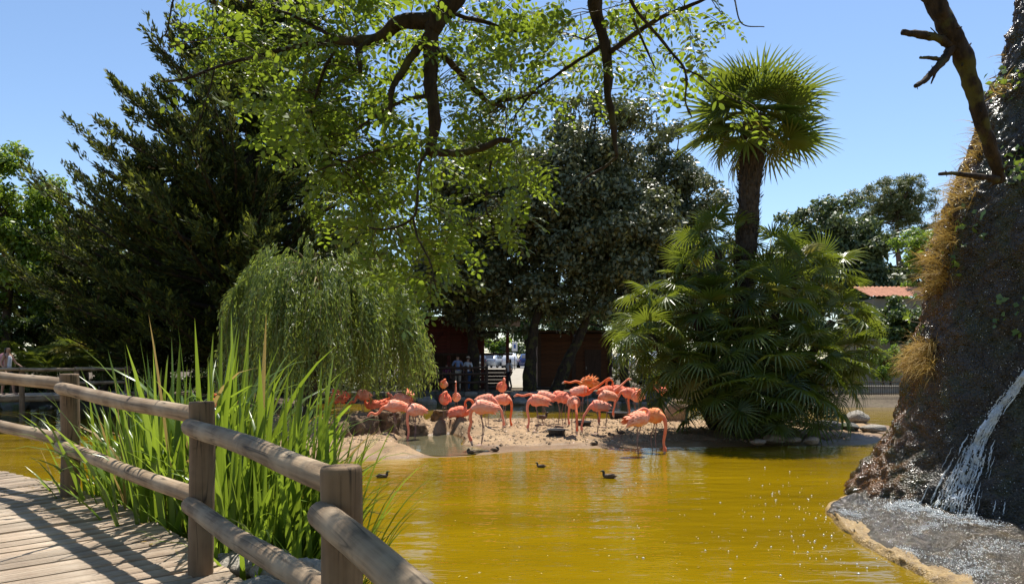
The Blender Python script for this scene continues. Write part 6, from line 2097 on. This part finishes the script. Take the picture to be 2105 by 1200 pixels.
def flamingo(px, py, heading, pose, mat, label, scale=1.0, zg=None, lg=0.70, sit=False, ruffle=False, pitch=0.0, leg_gap=1.0, one_leg=False):
    z = 0.12
    for _ in range(4):
        g = G(px, py, z)
        z = max(ih(g[0], g[1]), -0.12) if zg is None else zg
    g = G(px, py, z)
    th = thing('flamingo', label, 'flamingo', (g[0], g[1], z), R(heading), 'flamingos on the sandy island')
    th.scale = (scale * 1.0,) * 3
    if sit:
        lg = 0.07
    ctl = [(-.34, 0, -.03), (-.26, 0, .025), (-.165, 0, .09), (-.06, 0, .135), (.04, 0, .14), (.115, 0, .125), (.18, 0, .115)]
    rw = [.008, .055, .118, .155, .158, .125, .070]
    rh = [.006, .045, .110, .165, .178, .140, .082]
    nk = NECK[pose]
    kpitch = np.array([[math.cos(pitch), 0, -math.sin(pitch)], [0, 1, 0], [math.sin(pitch), 0, math.cos(pitch)]])
    ctl = [tuple(kpitch @ np.array(c)) for c in ctl]
    nk = [tuple((kpitch if q == 0 else np.eye(3)) @ np.array(c)) for q, c in enumerate(nk)]
    n_ = len(nk)
    pts = ctl + nk
    w = rw + list(np.linspace(.040, .026, n_ - 1)) + [.033]
    hh = rh + list(np.linspace(.042, .026, n_ - 1)) + [.040]
    hd = np.array(nk[-1])
    bd = np.array(BILL[pose])
    pre = unit(hd - np.array(nk[-2]))
    pts += [tuple(hd + pre * 0.03 + bd * 0.25), tuple(hd + pre * 0.055 + bd * 0.55), tuple(hd + pre * 0.05 + bd * 0.95), tuple(hd + pre * 0.03 + bd * 1.25)]
    w += [.028, .017, .014, .004]
    hh += [.034, .022, .016, .004]
    nb = 66
    pts = np.array(pts); u = np.linspace(0, len(pts) - 1, nb)
    path = catmull(pts, nb)
    ww = np.interp(u, np.arange(len(pts)), w); hh = np.interp(u, np.arange(len(pts)), hh)
    T = unit(np.gradient(path, axis=0))
    # frames that keep "side" horizontal along the body, then carried along the neck
    S = np.zeros((nb, 3)); s0 = np.array([0, 1.0, 0])
    for q in range(nb):
        s = s0 - T[q] * np.dot(s0, T[q])
        s0 = s / max(np.linalg.norm(s), 1e-6)
        S[q] = s0
    U = np.cross(T, S)
    ns = 14
    an = np.linspace(0, 2 * math.pi, ns, endpoint=False)
    rings = path[:, None] + S[:, None] * (np.cos(an)[None, :, None] * ww[:, None, None]) + U[:, None] * (np.sin(an)[None, :, None] * hh[:, None, None])
    V = rings.reshape(-1, 3) + np.array([0, 0, lg])
    i = np.arange(nb - 1)[:, None] * ns
    j = np.arange(ns)[None, :]
    F = np.stack([i + j, i + (j + 1) % ns, i + ns + (j + 1) % ns, i + ns + j], -1).reshape(-1, 4)
    um = np.repeat((u[:-1] + u[1:]) / 2, ns)
    nb0 = len(ctl)
    mi = np.where(um < nb0 - 0.4, 0, np.where(um < nb0 + n_ - 0.3, 1, np.where(um < nb0 + n_ + 1.2, 4, 3))).astype(np.int32)
    mb = MB().add(V, F, mi)
    for sg in (1, -1):
        if sit:
            break
        y = 0.045 * sg * leg_gap
        kx = -0.02 + 0.03 * sg
        if one_leg and sg == -1:
            continue
        lp = catmull(np.array([(0.0, y, lg + 0.05), (0.01, y, lg - 0.06), (kx - 0.02, y, lg * 0.52), (0.0 + 0.02 * sg, y, 0.03)]), 16)
        tq = np.linspace(0, 1, 16)
        lr = np.interp(tq, [0, .25, .6, .64, .68, .97, 1], [.030, .014, .009, .015, .009, .008, .011])
        add_tube(mb, lp, lr, 6, 2)
        f0 = lp[-1]
        toes = np.array([(0, 0, .012), (.10, .045, 0), (.115, 0, 0), (.10, -.045, 0), (-.02, 0, 0)]) + np.array([f0[0], f0[1], 0.004])
        mb.add(np.vstack([toes, toes[1:4] + np.array([0, 0, .006])]), [[0, 1, 2], [0, 2, 3], [0, 3, 4], [0, 4, 1]], 2)
    body = mb.build('body', [M[mat], M['neck'], M['leg'], M['bill'], M['bill_base']], th)
    # folded wings: overlapping long feathers swept to the tail
    rng = np.random.default_rng(int(px * 7 + py))
    for sg in (1, -1):
        wbm = MB()
        for r in range(5):
            for c in range(9):
                x0 = 0.13 - r * 0.075
                phi = 0.15 + c * 0.20 + rng.normal(0, 0.03)
                uu = np.interp(x0, [-.37, -.30, -.20, -.08, .05, .14, .205], np.arange(7))
                cw, ch, cz_ = np.interp(uu, np.arange(7), rw), np.interp(uu, np.arange(7), rh), np.interp(x0, [-.37, .2], [.06, .165])
                nrm = np.array([0, sg * math.sin(phi), math.cos(phi)])
                p0 = np.array([x0, sg * math.sin(phi) * (cw + 0.006), cz_ + math.cos(phi) * (ch + 0.006)])
                lift = 0.05 if not ruffle else rng.uniform(0.5, 1.3)
                d = unit(np.array([-1, sg * -0.08 * phi, -0.16]) + nrm * lift)
                if ruffle and r < 4:
                    d = unit(d + rng.normal(0, 0.25, 3))
                s_ = unit(np.cross(d, nrm))
                ln = (0.13 + 0.02 * r) * rng.uniform(0.85, 1.25)
                wd = 0.026
                q = [p0 - s_ * wd * 0.5, p0 + s_ * wd * 0.5, p0 + d * ln * 0.6 + s_ * wd + nrm * 0.008, p0 + d * ln * 0.6 - s_ * wd + nrm * 0.008, p0 + d * ln - np.array([0, 0, .012])]
                q = [kpitch @ x for x in q]
                wbm.add(np.array(q) + np.array([0, 0, lg]), [[0, 1, 2], [0, 2, 3], [3, 2, 4]])
        wbm.build('wing', M['pale' if (mat == 'pale' or rng.random() < 0.25) else mat], th, smooth=False)
    return th
FL = [  # px, py of feet, heading (0 right, 90 away, 180 left, 270 toward viewer), pose, plumage, label, extra
    (745, 868, 248, 'low', 'pale', 'pale flamingo with its neck stretched low to the left beside the willow', {}),
    (768, 846, 180, 'tuck', 'coral', 'flamingo lying low on a nest in the shade of the willow', dict(sit=True, zg=0.42)),
    (790, 845, 10, 'tuck', 'coral', 'second flamingo sitting in the willow shade, right of the first', dict(sit=True, zg=0.42)),
    (842, 864, 100, 'tuck', 'pale', 'pale flamingo seen from behind above the three huddled left ones', {}),
    (822, 880, 160, 'preen', 'pale', 'greyish pink flamingo preening in the middle of the left huddle', {}),
    (810, 892, 200, 'low', 'pale', 'low pale flamingo at the left side of the left huddle', dict(lg=0.60)),
    (852, 908, 232, 'down', 'pale', 'flamingo dipping a long neck into the mud pool', {}),
    (912, 838, 268, 'tuck', 'pale', 'round flamingo standing highest at the back left of the mounds', dict(zg=0.10, lg=0.82)),
    (914, 866, 262, 'tuck', 'coral', 'flamingo with head tucked on the dark nest mound', dict(zg=0.34, lg=0.50)),
    (938, 860, 270, 'up', 'pale', 'flamingo with a straight raised neck beside the nest mound', dict(zg=0.15, lg=0.66, scale=0.88)),
    (946, 862, 0, 'loop', 'coral', 'flamingo lying on the sand mound with an S shaped neck', dict(sit=True, zg=0.40)),
    (1003, 884, -20, 'reach', 'coral', 'coral flamingo behind the front pale one, neck down to the right', {}),
    (990, 914, 200, 'down_s', 'pale', 'pale flamingo bending to the muddy waterline in front of the mounds', dict(scale=1.04)),
    (1032, 862, 280, 'curl', 'coral', 'flamingo with its neck curled in a ring', dict(zg=0.14, lg=0.92)),
    (1037, 876, -35, 'down', 'pale', 'flamingo bending right below the one with the curled neck', dict(lg=0.64)),
    (1103, 886, 190, 'down', 'coral', 'coral flamingo pecking the sand left of the small bowl', {}),
    (1116, 872, 175, 'fwd', 'coral', 'flamingo standing right behind the sand pecking one', {}),
    (1148, 870, 195, 'fwd', 'coral', 'flamingo with its neck level to the left above the nearest bowl', {}),
    (1160, 876, -60, 'down', 'coral', 'flamingo bending to the sand behind the nearest bowl', {}),
    (1180, 894, 275, 'reach', 'pale', 'mottled pale flamingo facing the viewer beside the nearest bowl', {}),
    (1206, 858, 200, 'fwd', 'orange', 'flamingo with ruffled raised back feathers', dict(ruffle=True, lg=1.0, scale=1.15)),
    (1198, 872, 350, 'fwd_up', 'coral', 'flamingo stretching its neck up to the right under the ruffled one', dict(lg=0.86)),
    (1245, 878, 210, 'down', 'pale', 'grey speckled flamingo feeding right of the middle bowl', dict(lg=0.78)),
    (1228, 891, 190, 'reach', 'coral', 'small flamingo feeding from the middle bowl', dict(lg=0.66, scale=0.92)),
    (1250, 862, 20, 'fwd_up', 'coral', 'flamingo with raised beak in the middle of the quarrelling group', dict(lg=0.82)),
    (1268, 860, 180, 'loop', 'coral', 'flamingo with an arched neck at the back of the quarrelling group', dict(lg=0.86)),
    (1288, 866, 200, 'reach', 'coral', 'flamingo leaning left into the farthest bowl', dict(lg=0.76, pitch=0.35)),
    (1304, 865, 215, 'down', 'orange', 'flamingo feeding at the right side of the farthest bowl', dict(lg=0.74, pitch=0.25)),
    (1309, 872, 265, 'tuck', 'pale', 'pale pink flamingo behind the drooping palm frond', {}),
    (1364, 858, 172, 'loop', 'coral', 'flamingo with a raised hooked neck against the palm thicket', dict(lg=0.84)),
    (1382, 852, 175, 'up', 'coral', 'flamingo mostly hidden inside the palm fronds', {}),
    (1313, 941, 28, 'tuck', 'pale', 'pale flamingo wading in the shallows with its head tucked away', dict(zg=-0.06, scale=1.02)),
    (1346, 934, 322, 'down', 'orange', 'orange flamingo wading with its beak in the water', dict(zg=-0.06, scale=1.05)),
    (700, 856, 180, 'tuck', 'coral', 'flamingo partly hidden behind the reed tips beside the willow', {}),
    (690, 866, 170, 'down', 'coral', 'flamingo low behind the reeds under the willow', dict(lg=0.62)),
    (458, 894, 180, 'tuck', 'pale', 'pale flamingo glimpsed through the reeds above the middle post', {}),
]
for px, py, hd, pose, mt, lb, ex in FL:
    flamingo(px, py, hd, pose, mt, lb, **ex)

# ------------------------------------------------------------------ ducks
def mat_duck():
    m, nt, out = nmat('duck_plumage')
    n = noise(nt, coords(nt, (30, 60, 60)), 1.0, 3)
    princ(nt, out, ramp(nt, n, [(0.35, (0.035, 0.024, 0.016)), (0.62, (0.16, 0.11, 0.07))]), 0.7, 0.2)
    return m
M['duck'] = mat_duck()
M['duck_head'] = mat_plain('duck_head', (0.05, 0.035, 0.022), (0.025, 0.018, 0.012), 20, 0.6, 0.3, 0)
M['duck_bill'] = mat_plain('duck_bill', (0.16, 0.11, 0.03), (0.08, 0.06, 0.02), 20, 0.5, 0.3, 0)
def duck(px, py, heading, label, stand=False, scale=1.0, asleep=False):
    z = 0.0
    if stand:
        for _ in range(4):
            g = G(px, py, z); z = max(ih(g[0], g[1]), 0.0)
    g = G(px, py, z)
    lg = 0.10 if stand else -0.035
    if asleep:
        lg = 0.0
    th = thing('duck', label, 'duck', (g[0], g[1], z), R(heading), 'small dark ducks')
    th.scale = (scale,) * 3
    if asleep:
        pts = [(-.22, 0, .10), (-.15, 0, .085), (-.05, 0, .08), (.06, 0, .08), (.12, 0, .10), (.12, 0, .15), (.09, 0, .18), (.05, 0.02, .18), (.01, .03, .165)]
    else:
        pts = [(-.22, 0, .11), (-.15, 0, .085), (-.05, 0, .075), (.06, 0, .08), (.12, 0, .11), (.14, 0, .16), (.145, 0, .20), (.175, 0, .215), (.235, 0, .20)]
    w = [.006, .05, .085, .085, .055, .03, .033, .034, .008]
    h = [.005, .035, .07, .075, .055, .032, .036, .030, .006]
    nb, ns = 34, 12
    pts = np.array(pts); u = np.linspace(0, len(pts) - 1, nb)
    path = catmull(pts, nb)
    ww, hh = np.interp(u, np.arange(9), w), np.interp(u, np.arange(9), h)
    T = unit(np.gradient(path, axis=0))
    S = np.zeros((nb, 3)); s0 = np.array([0, 1.0, 0])
    for q in range(nb):
        s = s0 - T[q] * np.dot(s0, T[q]); s0 = s / np.linalg.norm(s); S[q] = s0
    U = np.cross(T, S)
    an = np.linspace(0, 2 * math.pi, ns, endpoint=False)
    V = (path[:, None] + S[:, None] * (np.cos(an)[None, :, None] * ww[:, None, None]) + U[:, None] * (np.sin(an)[None, :, None] * hh[:, None, None])).reshape(-1, 3) + np.array([0, 0, lg])
    i = np.arange(nb - 1)[:, None] * ns; j = np.arange(ns)[None, :]
    F = np.stack([i + j, i + (j + 1) % ns, i + ns + (j + 1) % ns, i + ns + j], -1).reshape(-1, 4)
    um = np.repeat((u[:-1] + u[1:]) / 2, ns)
    mb = MB().add(V, F, np.where(um < 4.4, 0, np.where(um < 7.3, 1, 2)).astype(np.int32))
    if stand and not asleep:
        for sg in (1, -1):
            add_tube(mb, np.array([(0, .04 * sg, lg + .03), (-.01, .04 * sg, .05), (0.0, .04 * sg, .008)]), [.012, .007, .007], 5, 2)
            mb.add([(-.01, .04 * sg, .008), (.06, .04 * sg + .025, .004), (.065, .04 * sg, .004), (.06, .04 * sg - .025, .004)], [[0, 1, 2], [0, 2, 3]], 2)
    mb.build('body', [M['duck'], M['duck_head'], M['duck_bill']], th)
    for sg in (1, -1):
        wv, wf = rough_lump(3, 2, 0.02, 1)
        MB().add(wv * np.array([.115, .016, .048]) + np.array([-.055, sg * .078, .10 + lg]), wf).build('wing', M['duck'], th)
duck(786, 981, 10, 'dark duck swimming just right of the nearest bridge post', scale=0.6)
duck(1112, 960, 175, 'small duck swimming in the middle of the pond, farthest out toward the sand', scale=0.5)
duck(1252, 982, 172, 'duck swimming left, below the two wading flamingos', scale=0.68)
duck(1115, 868, 5, 'brown duck standing on the sand behind the leftmost feeding flamingo', True, 0.95)
duck(968, 933, 160, 'dark duck resting at the muddy waterline below the pale front flamingo', True, 0.62, True)
duck(1018, 928, 10, 'dark duck crouching at the waterline to the right of the front flamingo', True, 0.55, True)
duck(1118, 911, 80, 'dark duck sitting on the sand below the nearest bowl', True, 0.6, True)
duck(1256, 896, 170, 'small dark duck on the sand in front of the speckled flamingo', True, 0.5, True)
duck(1276, 897, 165, 'small dark duck left of the two wading flamingos', True, 0.6)
duck(1222, 915, 10, 'dark duck lying at the water edge below the small feeding flamingo', True, 0.55, True)

# ------------------------------------------------------------------ feed bowls
M['rubber'] = mat_plain('black_rubber', (0.035, 0.036, 0.038), (0.025, 0.025, 0.027), 9, 0.6, 0.35, 0.2)
M['feed'] = mat_plain('wet_feed', (0.20, 0.11, 0.06), (0.11, 0.06, 0.035), 25, 0.5, 0.4, 0.5)
def bowl(px, py, wpx, label):
    z = 0.12
    for _ in range(4):
        g = G(px, py, z); z = ih(g[0], g[1])
    k = g[1] / FOC
    r = wpx * k / 2
    th = thing('feed_bowl', label, 'feed bowl', (g[0], g[1], z - 0.01), 0.3, 'black rubber feed bowls on the sand')
    prof = [(0.0, 0.0), (0.70, 0.0), (0.74, 0.02), (0.93, 0.30), (0.95, 0.315), (1.02, 0.32), (1.03, 0.345), (1.0, 0.355), (0.92, 0.345), (0.88, 0.31), (0.70, 0.05), (0.0, 0.04)]
    ns = 32
    an = np.linspace(0, 2 * math.pi, ns, endpoint=False)
    hgt_ = 0.92 * r / 0.35 * 0.0 + 2.1 * r
    V = np.array([(a * r * math.cos(t), a * r * math.sin(t), b * hgt_ * 0.9) for a, b in prof for t in an])
    F = [[i * ns + j, i * ns + (j + 1) % ns, (i + 1) * ns + (j + 1) % ns, (i + 1) * ns + j] for i in range(len(prof) - 1) for j in range(ns)]
    MB().add(V, F).build('tub', M['rubber'], th)
    for sg in (1, -1):
        mb = MB()
        t = np.linspace(-1.2, 1.2, 9)
        add_tube(mb, np.stack([sg * (r * 0.98 + 0.045 * np.cos(t)), 0.09 * np.sin(t), 0 * t + 0.30 * hgt_ * 0.9], -1), 0.012, 6)
        mb.build('handle', M['rubber'], th)
    V = np.array([(0.80 * r * math.cos(t), 0.80 * r * math.sin(t), 0.18 * hgt_) for t in an] + [(0, 0, 0.20 * hgt_)])
    MB().add(V, [[j, (j + 1) % ns, ns] for j in range(ns)]).build('feed', M['feed'], th)
bowl(1144, 894, 40, 'black rubber feed bowl nearest the viewer on the sand')
bowl(1199, 874, 36, 'black rubber feed bowl in the middle, below the ruffled flamingo')
bowl(1270, 862, 42, 'black rubber feed bowl farthest back, below the quarrelling group')

# ------------------------------------------------------------------ mud nests
M['mudn'] = M['mud']
def nest(px, py, wpx, hpx, seed, label):
    g = G(px, py, 0.12)
    z = ih(g[0], g[1])
    k = g[1] / FOC
    r, h = wpx * k / 2, hpx * k
    ns, nr = 56, 26
    an = np.linspace(0, 2 * math.pi, ns, endpoint=False)
    prof = catmull(np.array([(1.15, -0.12, 0), (1.0, 0.08, 0), (0.86, 0.6, 0), (0.78, 0.92, 0), (0.62, 1.0, 0), (0.3, 0.9, 0), (0.001, 0.86, 0)]), nr)
    V = np.array([(a * r * math.cos(t), a * r * math.sin(t), b * h) for a, b, _ in prof for t in an])
    dn = 0.34 * fbm(V * 5 + seed, 5, seed) + 0.10 * fbm(V * 19 + seed, 3, seed)
    V = V * (1 + dn[:, None] * np.array([1, 1, 0.5]))
    F = [[i * ns + j, i * ns + (j + 1) % ns, (i + 1) * ns + (j + 1) % ns, (i + 1) * ns + j] for i in range(nr - 1) for j in range(ns)]
    o = MB().add(V, F).build('mud_nest', M['mud'], None, (g[0], g[1], min(z, 0.2) - 0.06))
    tag(o, label, 'nest', 'flamingo mud nests')
nest(745, 893, 76, 46, 971, 'broad dark mud nest below the flamingo with the low stretched neck')
nest(795, 888, 70, 48, 972, 'mud nest mound behind the left huddle of flamingos')
nest(856, 886, 50, 34, 973, 'square shouldered mud nest beside the mud pool')
nest(912, 868, 50, 24, 974, 'dark mud nest under the flamingo with tucked head')
nest(690, 900, 70, 36, 975, 'mud nest half hidden behind the reed tips')
nest(952, 872, 54, 18, 976, 'sandy nest mound under the lying flamingo')
